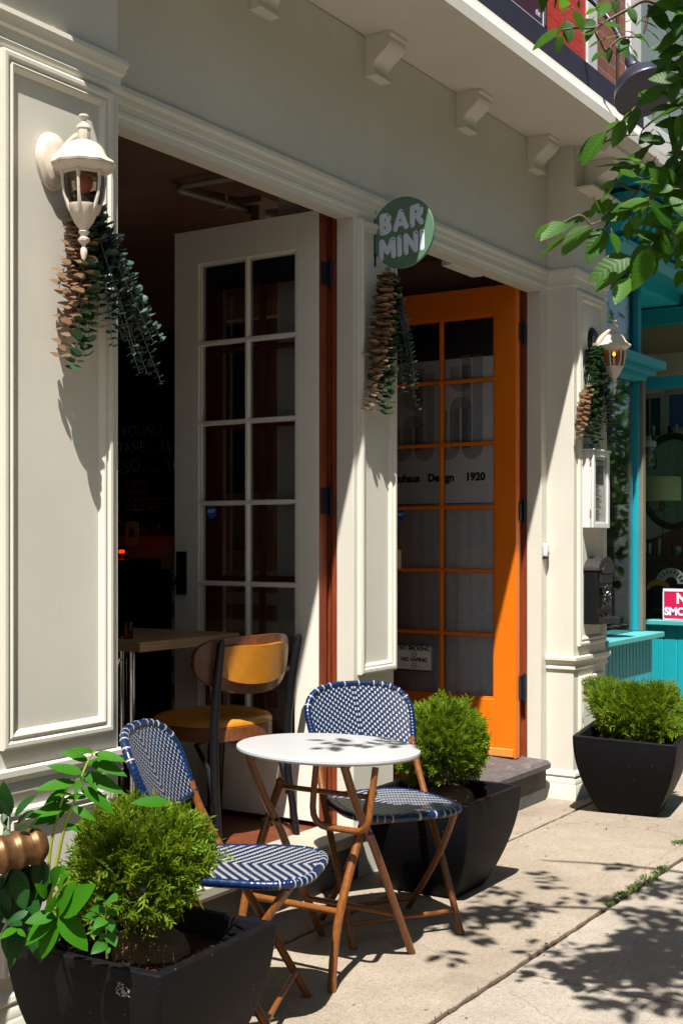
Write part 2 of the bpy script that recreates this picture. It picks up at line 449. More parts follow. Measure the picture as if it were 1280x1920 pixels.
# ================================================================== SETTING
g = MB().add([(-150, -200, -.30), (150, -200, -.30), (150, 60, -.30), (-150, 60, -.30)], [(0, 1, 2, 3)])
struct(build('ground', g, ASPH, smooth=0))
rd = MB().add([(-120, -14, -.14), (120, -14, -.14), (120, -4.6, -.14), (-120, -4.6, -.14)], [(0, 1, 2, 3)])
struct(build('road', rd, ASPH, smooth=0))
kb = MB().box(-60, 60, -4.6, -4.42, -.29, 0)
struct(build('kerb', kb, CONC, smooth=0, bevel=.015))
bed = MB().box(-60, 60, -4.42, 3, -.28, -.014)
struct(build('joint_bed', bed, DIRT, smooth=0))
sw = MB()
def slab(x0, x1, y0, y1):
    # slabs follow slightly wandering joints
    n = max(2, int((x1 - x0) / .045)); top = []
    a = [(x0 + (x1 - x0) * k / n, y0 + random.uniform(-.003, .003)) for k in range(n + 1)]
    b = [(x1 - (x1 - x0) * k / n, y1 + random.uniform(-.003, .003)) for k in range(n + 1)]
    sw.prism(a + b, 'z', -.05, 0)
GAP = .007
xs = [-6.0, -2.2, .92, 3.786, 5.985, 8.7, 12, 16]
for a, b in zip(xs[:-1], xs[1:]): slab(a + GAP, b - GAP, -2.6, -.89 - .011)
for a, b in zip(xs[:-1], xs[1:]): slab(a + GAP, b - GAP, -4.4, -2.62)
struct(build('sidewalk', sw, CONC2, smooth=0, bevel=.005)); sw = MB()
xw = [-6.0, -1.5, 2.3, 5.985, 9.2, 13, 16]
for a, b in zip(xw[:-1], xw[1:]): slab(a + GAP, b - GAP, -.89 + .011, -.117)
for a, b in zip([-6, -1.5, 2.3, 5.975, 9.2, 13], [-1.5, 2.3, 5.975, 9.2, 13, 16]): slab(a + .004, b - .004, -.103, .6)
struct(build('forecourt_pavement', sw, CONC, smooth=0, bevel=.005))

# ================================================================== BAR STOREFRONT
bar = thing('bar_storefront', 'cream painted bar storefront with two open doorways, panelled pilasters and bracketed cornice', 'storefront', (4.6, 0, 0))
ZS = 3.515       # soffit
# header wall, pier and jambs
w = MB()
w.box(2.9, 6.443, .155, .24, 2.737, ZS)                      # header
w.box(2.9, 6.443, .24, .27, 2.80, ZS)
build('header_wall', w, CREAM, bar, bevel=.003)
w = MB(); w.box(4.483, 4.805, .155, .24, 0, 2.737); w.box(4.56, 4.76, .24, .60, 0, 2.95)
build('centre_pier', w, CREAM, bar, bevel=.003)
w = MB(); w.box(6.37, 6.443, .155, .24, 0, 2.737); w.box(6.455, 6.56, .24, .4, 0, 2.95)
build('door_jamb', w, CREAM, bar, bevel=.003)
w = MB(); w.box(6.372, 6.4545, .2415, .40, .2, 2.95); build('door_frame', w, MAHOG, bar, bevel=.003)
w = MB(); w.box(4.49, 4.5595, .2415, .27, .2, 2.76); build('door_frame', w, MAHOG, bar, bevel=.003)
# pilasters
PM = [(0, 0), (0, .016), (.006, .019), (.016, .019), (.022, .012), (.026, .012), (.034, .017), (.040, .015), (.046, .006), (.050, 0)]
def pilaster(x0, x1, panel, low, mx):
    p = MB(); p.box(x0, x1, 0, .24, 0, ZS)
    root = build('pilaster', p, CREAM, bar, bevel=.004)
    m = MB()
    # panel mouldings
    m.frame(panel[0], panel[1], .822, 2.742, 0, PM)
    m.frame(low[0], low[1], .20, .655, 0, PM)
    build('panel_moulding', m, CREAM2, root, smooth=25)
    cap = [(.052, 2.855), (.056, 2.840), (.040, 2.828), (.034, 2.812), (.014, 2.804), (.010, 2.778), (.018, 2.770), (.012, 2.760), (0, 2.754)]
    FK = {'pilaster_cap': .42, 'dado_cap': .5, 'plinth': .62}
    for nm, prof in (('pilaster_cap', cap), ('dado_cap', [(.004, .768), (.045, .764), (.045, .748), (.030, .734), (.014, .728), (.014, .714), (.022, .708), (.022, .700), (0, .694)]),
                 ('plinth', [(0, .156), (.020, .142), (.024, .128), (.012, .118), (.020, .108), (.026, .092), (.024, .080), (.030, .07), (.034, .0)])):
        c = MB(); prof = [(d * FK[nm], z) for d, z in prof]
        for d, z in prof: c.v += [(x0 - d, .1535, z), (x0 - d, -d, z), (x1 + d, -d, z), (x1 + d, .1535, z)]
        for k in range(len(prof) - 1):
            for j in range(3):
                a = 4 * k + j; c.f.append((a, a + 1, a + 5, a + 4))
        c.f.append((0, 1, 2, 3)); e = 4 * (len(prof) - 1); c.f.append((e + 3, e + 2, e + 1, e))
        build(nm, c, CREAM2, root, smooth=25)
    return root
pilaster(1.9, 2.9, (2.428, 2.863), (2.43, 2.85), 0)
pilaster(6.443, 6.907, (6.492, 6.88), (6.505, 6.86), 0)
w = MB(); w.frame(1.93, 2.40, .822, 2.742, 0, PM); build('panel_moulding', w, CREAM2, bar, smooth=25)
# header trim
t = MB(); tr = [(.0, 2.858), (.034, 2.855), (.036, 2.838), (.020, 2.826), (.016, 2.806), (.008, 2.800), (.008, 2.782), (.014, 2.776), (.012, 2.764), (.002, 2.758), (.002, 2.735), (0, 2.735)]
t.prism([(.155 - d * .6, z) for d, z in tr] + [(.158, 2.735), (.158, 2.858)], 'x', 2.9, 6.443)
build('header_moulding', t, CREAM2, bar, smooth=25)
# pier panel
m = MB(); m.frame(4.512, 4.803, .835, 2.735, .155, [(0, 0), (0, .02), (.008, .024), (.02, .024), (.024, .014), (.032, .016), (.038, .012), (.042, 0)])
m.box(4.478, 4.81, .128, .155, .0, .17)
m.box(4.47, 4.815, .12, .156, .17, .19)
build('panel_moulding', m, CREAM2, bar, smooth=25)
# thresholds / risers
m = MB(); m.box(2.9, 4.483, .085, .30, .165, .203); m.box(2.9, 4.483, .10, .29, .15, .165)
build('doorway_sill', m, paint('worn_sill', (.34, .31, .25), .6, .12, 40, .1, (.18, .14, .10)), bar, bevel=.006)
m = MB(); m.box(2.9, 4.483, .13, .28, 0, .15); m.box(2.9, 6.44, .26, .45, 0, .16)
build('step_riser', m, flat('riser_grey', (.07, .065, .06), .8), bar, smooth=0)
def peel():
    m, nt, p = newmat('peeling_slate'); v = coords(nt)
    a = noise(nt, coords(nt, (3, 10, 10)), 4, 8, .8)
    c = ramp(nt, a, [(.36, (.05, .045, .045)), (.6, (.10, .085, .08)), (.66, (.42, .37, .27)), (.74, (.10, .06, .045))])
    L(nt, c, p.inputs['Base Color']); p.inputs['Roughness'].default_value = .7; bump(nt, p, a, .5, .006); return m
PEEL = peel()
m = MB(); m.prism([(.112, .165), (.100, .175), (.100, .198), (.118, .212), (.45, .232), (.45, .165)], 'x', 4.805, 6.37)
build('stone_sill', m, PEEL, bar, smooth=25)
m = MB(); m.box(4.805, 6.37, .128, .24, 0, .165)
build('step_riser', m, flat('riser_slate', (.085, .08, .075), .8, 0, .3, .4, 9), bar, smooth=0)
# soffit, cornice
m = MB(); m.box(2.362, 9.5, -.2825, .155, ZS, ZS + .05)
build('soffit', m, CREAM, bar, bevel=.002)
m = MB(); pf = [(-.283, ZS + .002), (-.295, ZS + .002), (-.295, ZS + .056), (-.285, ZS + .062), (-.275, ZS + .07), (-.25, ZS + .10), (-.21, ZS + .16), (-.205, ZS + .185), (-.10, ZS + .19), (-.10, ZS + .05), (-.283, ZS + .05)]
m.prism(pf, 'x', 2.36, 6.96)
build('cornice', m, CREAM2, bar, smooth=30)
m = MB(); m.box(.2, 2.358, -.145, .155, ZS - .09, ZS + .19); m.box(2.3585, 2.56, -.145, -.002, ZS - .09, ZS - .001)  # second box added out of view under the soffit, closing a lit gap
build('cornice', m, CREAM2, bar, bevel=.01)
# corbels
def corbel(x0, wd, yw, yf, z0, z1):
    c = MB(); h = z1 - z0
    pts = []
    for k in range(15):
        tt = k / 14
        y = yf + (yw - .045 - yf) * (.5 - .5 * math.cos(math.pi * (tt ** .9)))
        pts.append((y - .012 * math.sin(2 * math.pi * tt), z1 - .022 - (h - .04) * tt))
    poly = [(yw, z1), (yf - .012, z1), (yf - .012, z1 - .014), (yf, z1 - .018)] + pts + [(yw - .045, z0 + .014), (yw - .052, z0 + .010), (yw - .052, z0), (yw, z0)]
    c.prism(poly, 'x', x0, x0 + wd)
    return build('corbel', c, CREAM2, bar, smooth=30, bevel=.002)
for x in (2.96, 3.76, 4.57, 5.386, 6.188): corbel(x, .13, .155, .036, 3.345, ZS)
corbel(6.60, .15, 0, -.16, 3.30, ZS - .05)
m = MB(); m.prism([(0, ZS), (-.20, ZS), (-.20, ZS - .02), (-.17, ZS - .05), (0, ZS - .05)], 'x', 6.47, 6.907); m.box(6.47, 6.86, -.10, 0, 3.285, 3.30)
build('corbel_shelf', m, CREAM2, bar, bevel=.003)
# dark sign board on the cornice
m = MB(); m.box(1.0, 7.2, -.12, -.02, ZS + .19, 3.905)
build('fascia_board', m, flat('navy_board', (.022, .018, .030), .5, 0, .5, .25, 8), bar, bevel=.004)

# doors: french leaf in a plane x = const, opened 90 degrees inwards
def french_leaf(x0, x1, y0, y1, z0, z1, gy0, gy1, rows, gz0, gz1, name, mat, lab):
    d = MB()
    d.box(x0, x1, y0, gy0, z0, z1); d.box(x0, x1, gy1, y1, z0, z1)
    d.box(x0, x1, gy0, gy1, z0, gz0); d.box(x0, x1, gy0, gy1, gz1, z1)
    door = build(name, d, mat, bar, bevel=.002, label=lab)
    mu = MB(); pitch = (gz1 - gz0) / rows; mid = (gy0 + gy1) / 2; mw = .011
    xm0, xm1 = x0 + .004, x1 - .004
    def bar_y(z):
        mu.prism([(x0 + .001, z - .006), (x0 + .001, z + .006), (x0 + .012, z + mw), (x1 - .012, z + mw), (x1 - .001, z + .006), (x1 - .001, z - .006), (x1 - .012, z - mw), (x0 + .012, z - mw)], 'y', gy0, gy1)
    for k in range(1, rows): bar_y(gz0 + k * pitch)
    mu.prism([(x0 + .002, mid - .006), (x0 + .002, mid + .006), (x0 + .0125, mid + mw), (x1 - .0125, mid + mw), (x1 - .002, mid + .006), (x1 - .002, mid - .006), (x1 - .0125, mid - mw), (x0 + .0125, mid - mw)], 'z', gz0, gz1)
    # glazing bead round the opening
    for (a, b, c, e) in ((gy0, gy0 + .012, gz0, gz1), (gy1 - .012, gy1, gz0, gz1)):
        mu.box(x0 + .008, x1 - .008, a, b, c, e)
    mu.box(x0 + .008, x1 - .008, gy0 + .012, gy1 - .012, gz0, gz0 + .012); mu.box(x0 + .008, x1 - .008, gy0 + .012, gy1 - .012, gz1 - .012, gz1)
    build('muntin', mu, mat, door, smooth=30)
    gl = MB(); xm = (x0 + x1) / 2
    gl.box(xm - .002, xm + .002, gy0 + .004, gy1 - .004, gz0 + .004, gz1 - .004)
    build('pane', gl, GLASS, door, smooth=0)
    return door
leafA = french_leaf(4.41, 4.452, .282, 1.059, .222, 2.769, .395, .921, 6, .50, 2.617, 'door', CREAMD, 'cream glazed door leaf swung inwards, ten small panes over two')
leafB = french_leaf(4.505, 4.548, .285, 1.055, .225, 2.76, .43, .88, 6, .55, 2.58, 'door', MAHOG, 'reddish brown glazed door leaf folded behind the cream one')
for o in (leafA, leafB):
    o['label'] = {leafA: 'cream glazed door leaf folded inwards with two columns of panes', leafB: 'reddish brown glazed door leaf folded behind the cream one'}[o]
e = MB(); e.box(4.413, 4.468, .2795, .2815, .224, 2.765)
build('edge_strip', e, MAHOG, leafA, smooth=0)
leafC = french_leaf(6.25, 6.295, .248, 1.166, .225, 2.77, .374, 1.04, 6, .534, 2.617, 'door', ORANGE, 'bright orange glazed door leaf swung inwards')
e = MB(); e.box(6.2505, 6.296, .2475, .25, .225, 2.77)
e2 = MB(); e2.box(6.315, 6.345, .262, 1.10, .225, 2.76); build('door', e2, MAHOG, bar, bevel=.002, label='reddish brown door leaf folded behind the orange one')
e = MB(); e.box(6.235, 6.25, .26, 1.15, .232, .275); build('kick_board', e, paint('orange_faded', (.60, .22, .04), .5), leafC, bevel=.003)
def hinge(par, x0, x1, y, z0, z1):
    h = MB(); h.box(x0, x1, y - .004, y + .003, z0, z1); xm = (x0 + x1) / 2
    hi = build('hinge', h, HINGE, par, smooth=40); h = MB(); h.tube([(xm, y - .012, z0 - .012), (xm, y - .012, z1 + .012)], .007, 10); build('hinge_pin', h, HINGE, par, smooth=40)
    return hi
for z0, z1 in ((2.462, 2.556), (1.505, 1.612), (.56, .66)): hinge(leafA, 4.425, 4.540, .278, z0, z1)
for z0, z1 in ((2.47, 2.56), (1.50, 1.60), (.535, .665)): hinge(leafC, 6.285, 6.37, .246, z0, z1)
h = MB(); h.box(4.398, 4.41, .985, 1.04, 1.153, 1.345)
pl = build('door_plate', h, BLACKMET, leafA, bevel=.003)
h = MB(); h.tube([(4.40, 1.025, 1.217), (4.36, 1.025, 1.217)], .010, 10); h.tube([(4.362, 1.025, 1.217), (4.352, 1.025, 1.217), (4.342, 1.025, 1.217), (4.334, 1.025, 1.217), (4.330, 1.025, 1.217)], [.020, .027, .028, .022, .006], 14)
build('door_knob', h, BLACKMET, leafA)
h = MB(); h.box(4.552, 4.56, .925, .98, 1.14, 1.34); build('door_plate', h, BLACKMET, leafB, bevel=.003)
BLUEST = flat('blue_sticker', (.012, .075, .42), .4); WHT = flat('sticker_white', (.6, .65, .75), .5)
def adt(par, x, y, z):
    s = MB(); n = 24
    s.prism([(y + .024 * math.cos(2 * math.pi * k / n), z + .031 * math.sin(2 * math.pi * k / n)) for k in range(n)], 'x', x - .001, x)
    st = build('sticker', s, BLUEST, par, smooth=0)
    tm = xf(text_mb('ADT', .021, .0003, .0006), place(x - .0016, y, z + .003, '-x'))
    tm2 = MB(); tm2.box(x - .0016, x - .0012, y - .015, y + .015, z - .014, z - .012)
    build('sticker_lettering', tm, WHT, par, smooth=0)
adt(leafA, 4.4285, .862, 1.52); adt(leafC, 6.2695, .968, 1.537)
# film poster inside the orange door glass
FILM = flat('poster_film', (.80, .80, .83), .7, 0, .2, .06, 6)
LINE = flat('poster_line', (.16, .16, .17), .7)
xp = 6.300
s = MB(); s.box(xp, xp + .001, .40, 1.06, 1.60, 2.40); build('poster', s, FILM, leafC, smooth=0)
s = MB()
def ribbon(pts, wd):
    for k in range(len(pts) - 1):
        (a, b), (c, e) = pts[k], pts[k + 1]
        dx, dz = c - a, e - b; l = math.hypot(dx, dz) or 1; nx, nz = -dz / l * wd / 2, dx / l * wd / 2
        x = xp - .0012
        s.add([(x, a + nx, b + nz), (x, c + nx, e + nz), (x, c - nx, e - nz), (x, a - nx, b - nz)], [(0, 1, 2, 3)])
def arch(yc, zt, zb, r, up=True):
    for k in range(9):
        rr = r * (1 - k / 9.5); n = 10
        arc = [(yc + rr * math.cos(math.pi * j / n), (zt + rr * math.sin(math.pi * j / n)) if up else (zt - rr * math.sin(math.pi * j / n))) for j in range(n + 1)]
        if up: ribbon([(yc + rr, zb)] + arc + [(yc - rr, zb)], .0030)
        else: ribbon([(yc + rr, zb)] + arc + [(yc - rr, zb)], .0030)
for yc, lo in ((.905, 2.03), (.605, 2.12)):
    arch(yc, lo, 1.90, .066, True); arch(yc, lo + .165, 2.36, .066, False)
    arch(yc - .070, 1.905, lo + .30, .062, False); arch(yc + .075, 1.905, lo, .062, False)
build('poster_print', s, LINE, leafC, smooth=0)
for txt, y in (('Bauhaus', 1.062), ('Design', .812), ('1920', .575)):
    tm = xf(text_mb(txt, .060, .0004, .0028, align='LEFT'), place(xp - .0015, y, 1.742, '-x')); build('poster_lettering', tm, INK, leafC, smooth=0)
# gathered curtain behind lower panes
s = MB(); n = 60; pts = []
for k in range(n + 1):
    y = .40 + .66 * k / n; pts.append((6.306 + .004 * math.sin(k * .9) + .003 * math.sin(k * 2.3 + 1), y))
o = len(s.v)
for x, y in pts: s.v += [(x, y, .50), (x, y, 1.595)]
for k in range(n): s.f.append((2 * k, 2 * k + 2, 2 * k + 3, 2 * k + 1))
build('curtain', s, flat('grey_curtain', (.66, .66, .70), .9), leafC, smooth=60)
s = MB(); s.box(6.303, 6.306, .40, 1.06, 2.405, 2.61); build('blind', s, flat('navy_blind', (.006, .006, .022), .8), leafC, smooth=0)
s = MB(); s.box(4.458, 4.461, .40, .915, 2.50, 2.612); build('blind', s, flat('navy_blind2', (.006, .006, .025), .8), leafA, smooth=0)
# no smoking notice on the orange door glass
s = MB(); s.box(6.264, 6.2685, .765, .995, .661, .805); ns = build('notice', s, PAPER, leafC, smooth=0)
s = MB()
for a in (.765, .990): s.box(6.2625, 6.2642, a, a + .005, .661, .805)
for a in (.661, .800): s.box(6.2625, 6.2642, .77, .99, a, a + .005)
build('notice_border', s, INK, leafC, smooth=0)
tm = MB()
for txt, z in (('NO SMOKING', .785), ('NO VAPING', .722)):
    q = xf(text_mb(txt, .032, .0003, .0012, spacing=.95), place(6.2632, .880, z, '-x')); tm.add(q.v, q.f)
for z in (.753, .688):
    q = MB(); n = 20
    pts = [(6.2632, .880 + .015 * math.cos(2 * math.pi * k / n), z + .015 * math.sin(2 * math.pi * k / n)) for k in range(n)]
    q.loop_tube(pts, .0016, 4); q.box(6.2625, 6.2635, .870, .890, z - .002, z + .002); tm.add(q.v, q.f)
build('notice_lettering', tm, INK, leafC, smooth=0)
# door closer
s = MB(); s.box(5.53, 5.86, .25, .31, 2.738, 2.785); build('door_closer', s, WHITE, bar, bevel=.004)

# interior of the bar
r = MB()
r.box(1.2, 6.8, .27, 6.0, .12, .2)
build('interior_floor', r, FLOORW, bar, smooth=0)
r = MB(); r.box(1.2, 6.8, .27, 6.0, 3.0, 3.06); build('interior_ceiling', r, INTCEIL, bar, smooth=0)
r = MB(); r.box(1.1, 6.8, 5.9, 6.0, .2, 3.0); r.box(1.1, 1.2, .24, 5.9, .2, 3.0); r.box(6.46, 6.56, .4, 5.9, .2, 3.0); r.box(1.2, 2.9, .242, .27, .2, 3.0)
build('interior_wall', r, INTWALL, bar, smooth=0)
bd = thing('chalkboard', 'black chalkboard with handwritten chalk menu on the inner wall of the bar', 'chalkboard', (6.44, 3.0, 2.0))
r = MB(); r.box(6.425, 6.458, 2.2, 4.4, 1.45, 2.75); build('board', r, BOARD, bd, bevel=.003)
def chalk(txt, y, z, size, mat=CHALK):
    for wd2 in txt.split(' '):
        q = xf(text_mb(wd2, size, .0002, -.001, align='LEFT', res=2), place(6.4235, y, z, '-x'))
        y = min(v[1] for v in q.v) - size * .35
        q.v = [(a, b + .006 * math.sin(40 * c) , c + .005 * math.sin(33 * b)) for a, b, c in q.v]
        build('chalk_lettering', q, mat, bd, smooth=0)
for txt, y, z, sz in (('BEAR ROUND ... 14', 3.50, 2.12, .10), ('FANTASIE ... 15', 3.46, 2.01, .10), ('GRIBBO ..... 16', 3.50, 1.885, .125),
                      ('DOUILLE ---', 3.42, 1.62, .10), ('GAAI', 3.44, 1.525, .10), ('S.AFRICA) 18', 3.36, 1.475, .085)):
    chalk(txt, y, z, sz)
chalk('RED', 3.22, 1.745, .13, CHALKR)
r = MB(); r.box(6.4225, 6.425, 2.78, 3.5, 1.664, 1.670); r.box(6.4225, 6.425, 3.06, 3.5, 1.590, 1.596); build('chalk_line', r, CHALKR, bd, smooth=0)
# back bar counter
ct = thing('bar_counter', 'dark wooden back counter with pale tile band below the chalkboard', 'counter', (6.2, 3.0, .2))
r = MB(); r.box(6.05, 6.455, 2.0, 5.0, .2, 1.22); build('counter_body', r, DARKWOOD, ct, bevel=.004)
r = MB(); r.box(5.98, 6.455, 2.0, 5.0, 1.22, 1.27); build('counter_top', r, DARKWOOD, ct, bevel=.004)
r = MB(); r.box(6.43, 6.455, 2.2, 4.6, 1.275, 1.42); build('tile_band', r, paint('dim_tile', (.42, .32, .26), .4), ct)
r = MB(); r.box(6.40, 6.41, 3.06, 3.17, 1.36, 1.52); pc = build('counter_card', r, PAPER, at=(6.40, 3.11, 1.27)); tag(pc, 'pale card with dark emblem propped on the back counter', 'card')
r = MB(); r.box(6.394, 6.399, 3.095, 3.135, 1.415, 1.465); build('card_emblem', r, INK, pc)
cd = thing('tealight', 'small glowing red tealight holder on the dark back counter', 'candle', (6.2, 3.02, 1.27))
r = MB(); r.lathe([(.026, 0), (.03, .005), (.032, .08), (.029, .08), (.027, .01), (.001, .009)], (6.2, 3.02, 1.271), 16); build('glass', r, AMBER, cd)
r = MB(); r.lathe([(.018, .02), (.02, .03), (.018, .04)], (6.2, 3.02, 1.29), 12); build('flame', r, EMBER, cd)
for k, (x, y) in enumerate(((5.72, 2.35), (5.72, 2.85))):
    st = thing('bar_stool', ('dark bar stool nearer the doorway' if k == 0 else 'dark bar stool farther from the doorway') + ' in front of the back counter', 'stool', (x, y, .2), 'stools at the back counter')
    q = MB(); q.lathe([(.16, .70), (.17, .72), (.17, .75), (.15, .77), (.02, .775)], (x, y, .2), 20); build('seat', q, BLACKMET, st)
    for a in range(4):
        q = MB(); ca, sa = math.cos(a * 1.571 + .785), math.sin(a * 1.571 + .785)
        q.tube([(x + .10 * ca, y + .10 * sa, .92), (x + .19 * ca, y + .19 * sa, .2)], .013, 8); build('leg', q, BLACKMET, st)
# tiled half wall and counter seen through the door glass
hw = thing('window_counter', 'white tiled half wall with plywood counter seen through the door glass', 'counter', (5.3, 1.3, .2))
r = MB(); r.box(5.2, 5.9, .80, 1.75, .2, 1.24); build('tiled_wall', r, TILE, hw, smooth=0)
r = MB(); r.box(5.15, 5.95, .78, 1.78, 1.241, 1.345); build('counter_top', r, PLYEDGE, hw, bevel=.003)
r = MB(); r.box(5.35, 5.39, .85, 1.70, 1.346, 1.64); build('back_panel', r, PLY, hw, bevel=.003)
r = MB(); r.box(5.33, 5.40, 1.55, 1.60, 1.346, 2.62); r.box(5.33, 5.40, .85, 1.55, 2.55, 2.62); build('post', r, PLY, hw, bevel=.003)
# ceiling pipe
cp = thing('ceiling_pipe', 'bent conduit pipe running under the dark ceiling inside the bar', 'pipe', (4.5, .9, 2.97))
r = MB(); r.tube([(4.38, .62, 2.955), (4.36, .80, 2.955), (4.355, .95, 2.955), (4.37, 1.0, 2.955), (4.40, 1.025, 2.955), (4.6, 1.0, 2.955), (5.3, .92, 2.955)], .014, 10); build('conduit', r, flat('pipe_grey', (.22, .2, .17), .5), cp)
PBR = flat('pipe_bracket', (.3, .2, .14), .6)
r = MB(); r.box(4.68, 4.70, .98, 1.02, 2.93, 2.999); build('clamp', r, PBR, cp, bevel=.003)
r = MB(); r.box(4.79, 4.93, .86, 1.0, 2.97, 2.999); r.box(4.83, 4.88, .90, .95, 2.84, 2.97); build('bracket', r, PBR, cp, bevel=.003)

# interior cafe table
tb = thing('cafe_table', 'plywood topped cafe table on chrome legs inside the left doorway', 'table', (3.95, 1.0, .2))
r = MB(); r.box(3.735, 4.36, .661, 1.35, .962, 1.0); build('tabletop', r, PLY, tb, bevel=.002)
r = MB(); r.box(3.7345, 4.3605, .655, .660, .962, .9995); r.box(3.729, 3.7345, .655, 1.35, .962, .9995); build('tabletop_edge', r, PLYEDGE, tb, smooth=0)
for x, y in ((3.79, .76), (3.84, .80), (4.30, .76), (3.79, 1.28), (4.30, 1.28)):
    r = MB(); r.tube([(x, y, .2), (x, y, .961)], .017, 14); build('leg', r, CHROME, tb)
r = MB(); r.tube([(3.77, .80, .93), (3.70, .95, .55), (3.68, 1.0, .25)], .012, 10); build('brace', r, CHROME, tb)
cg = thing('candle_glass', 'amber glass candle holder on the plywood table inside the doorway', 'candle', (3.84, .83, 1.0))
r = MB(); r.lathe([(.026, .001), (.029, .004), (.029, .068), (.026, .068), (.025, .012), (.001, .011)], (3.84, .83, 1.0), 24); build('glass', r, AMBER, cg)
r = MB(); r.lathe([(.024, .013), (.024, .03), (.002, .031)], (3.84, .83, 1.0), 20); build('wax', r, flat('wax', (.6, .38, .15), .5), cg)
# cafe chair
def cafe_chair(loc, rz):
    t = thing('cafe_chair', 'bentwood cafe chair with mustard leather seat and back on black posts', 'chair', loc, None, rz)
    # local: +y forward, x right, z from the floor
    s = MB(); n = 40; out = []
    for k in range(n):
        a = 2 * math.pi * k / n; c, d = math.cos(a), math.sin(a)
        x = .205 * math.copysign(abs(c) ** .75, c); y = .19 * math.copysign(abs(d) ** .75, d); x *= 1 + .10 * (y / .19)
        out.append((x, y))
    ap = MB(); ap.prism(out, 'z', .395, .45); build('apron', ap, WALNUT, t, smooth=30, local=True, bevel=.004)
    o = len(s.v); rings = [(1.0, .451), (1.0, .462), (.96, .475), (.85, .484), (.6, .490), (.3, .492)]
    for sc, z in rings: s.v += [(x * sc, y * sc, z) for x, y in out]
    for k in range(len(rings) - 1):
        for j in range(n): a = k * n + j; b = k * n + (j + 1) % n; s.f.append((a, b, b + n, a + n))
    s.f.append(tuple(range((len(rings) - 1) * n, len(rings) * n)))
    build('seat', s, MUSTARD, t, smooth=60, local=True)
    for sx in (-1, 1):
        p = MB(); p.tube([(sx * .185, -.235, 0), (sx * .175, -.20, .25), (sx * .175, -.195, .45), (sx * .18, -.215, .62), (sx * .185, -.245, .775), (sx * .185, -.25, .792)], [.012, .015, .0165, .0165, .015, .008], 12)
        build('back_post', p, BLACKMET, t, local=True)
        p = MB(); p.tube([(sx * .165, .155, .40), (sx * .18, .185, .2), (sx * .195, .21, 0)], [.017, .015, .012], 12); build('leg', p, BLACKMET, t, local=True)
        p = MB(); p.tube([(sx * .175, -.20, .16), (sx * .17, -.16, .30), (sx * .14, -.06, .375), (0, .0, .388)], .009, 8); build('brace', p, BLACKMET, t, local=True)
    # curved back: wooden shell with padded oval
    def shell(w, z0, z1, off, th, rnd):
        m = MB(); nx, nz = 28, 10
        def pt(u, v, side):
            x = u * w
            zc, hz = (z0 + z1) / 2, (z1 - z0) / 2
            lim = (max(0, 1 - abs(u) ** rnd)) ** (1 / rnd) if abs(u) < 1 else 0
            z = zc + v * hz * max(lim, .03) + .022 * (u * u)
            y = -.238 - off + .085 * (u * w / .22) ** 2 - .10 * (z - .60) + side * th
            return (x, y, z)
        for side in (0, 1):
            for i in range(nx + 1):
                u = math.sin((i / nx - .5) * math.pi)
                for j in range(nz + 1): m.v.append(pt(u, j / nz * 2 - 1, side))
        q = (nx + 1) * (nz + 1)
        for i in range(nx):
            for j in range(nz):
                a = i * (nz + 1) + j
                m.f.append((a, a + 1, a + nz + 2, a + nz + 1)); m.f.append((q + a, q + a + nz + 1, q + a + nz + 2, q + a + 1))
        for i in range(nx):
            a = i * (nz + 1); b = a + nz + 1; m.f.append((a, b, q + b, q + a)); a += nz; b += nz; m.f.append((b, a, q + a, q + b))
        return m
    build('backrest', shell(.225, .575, .80, -.012, .018, 2.6), WALNUT, t, smooth=50, local=True)
    build('back_pad', shell(.172, .615, .762, .004, .046, 3.2), MUSTARD, t, smooth=50, local=True)
    for o in t.children:
        if o.name.startswith('backrest'): o['label'] = 'curved walnut back rim'
    return t
cc = cafe_chair((4.095, .575, .2), R(-10)); cc.scale = (1.13, 1.1, 1.03)

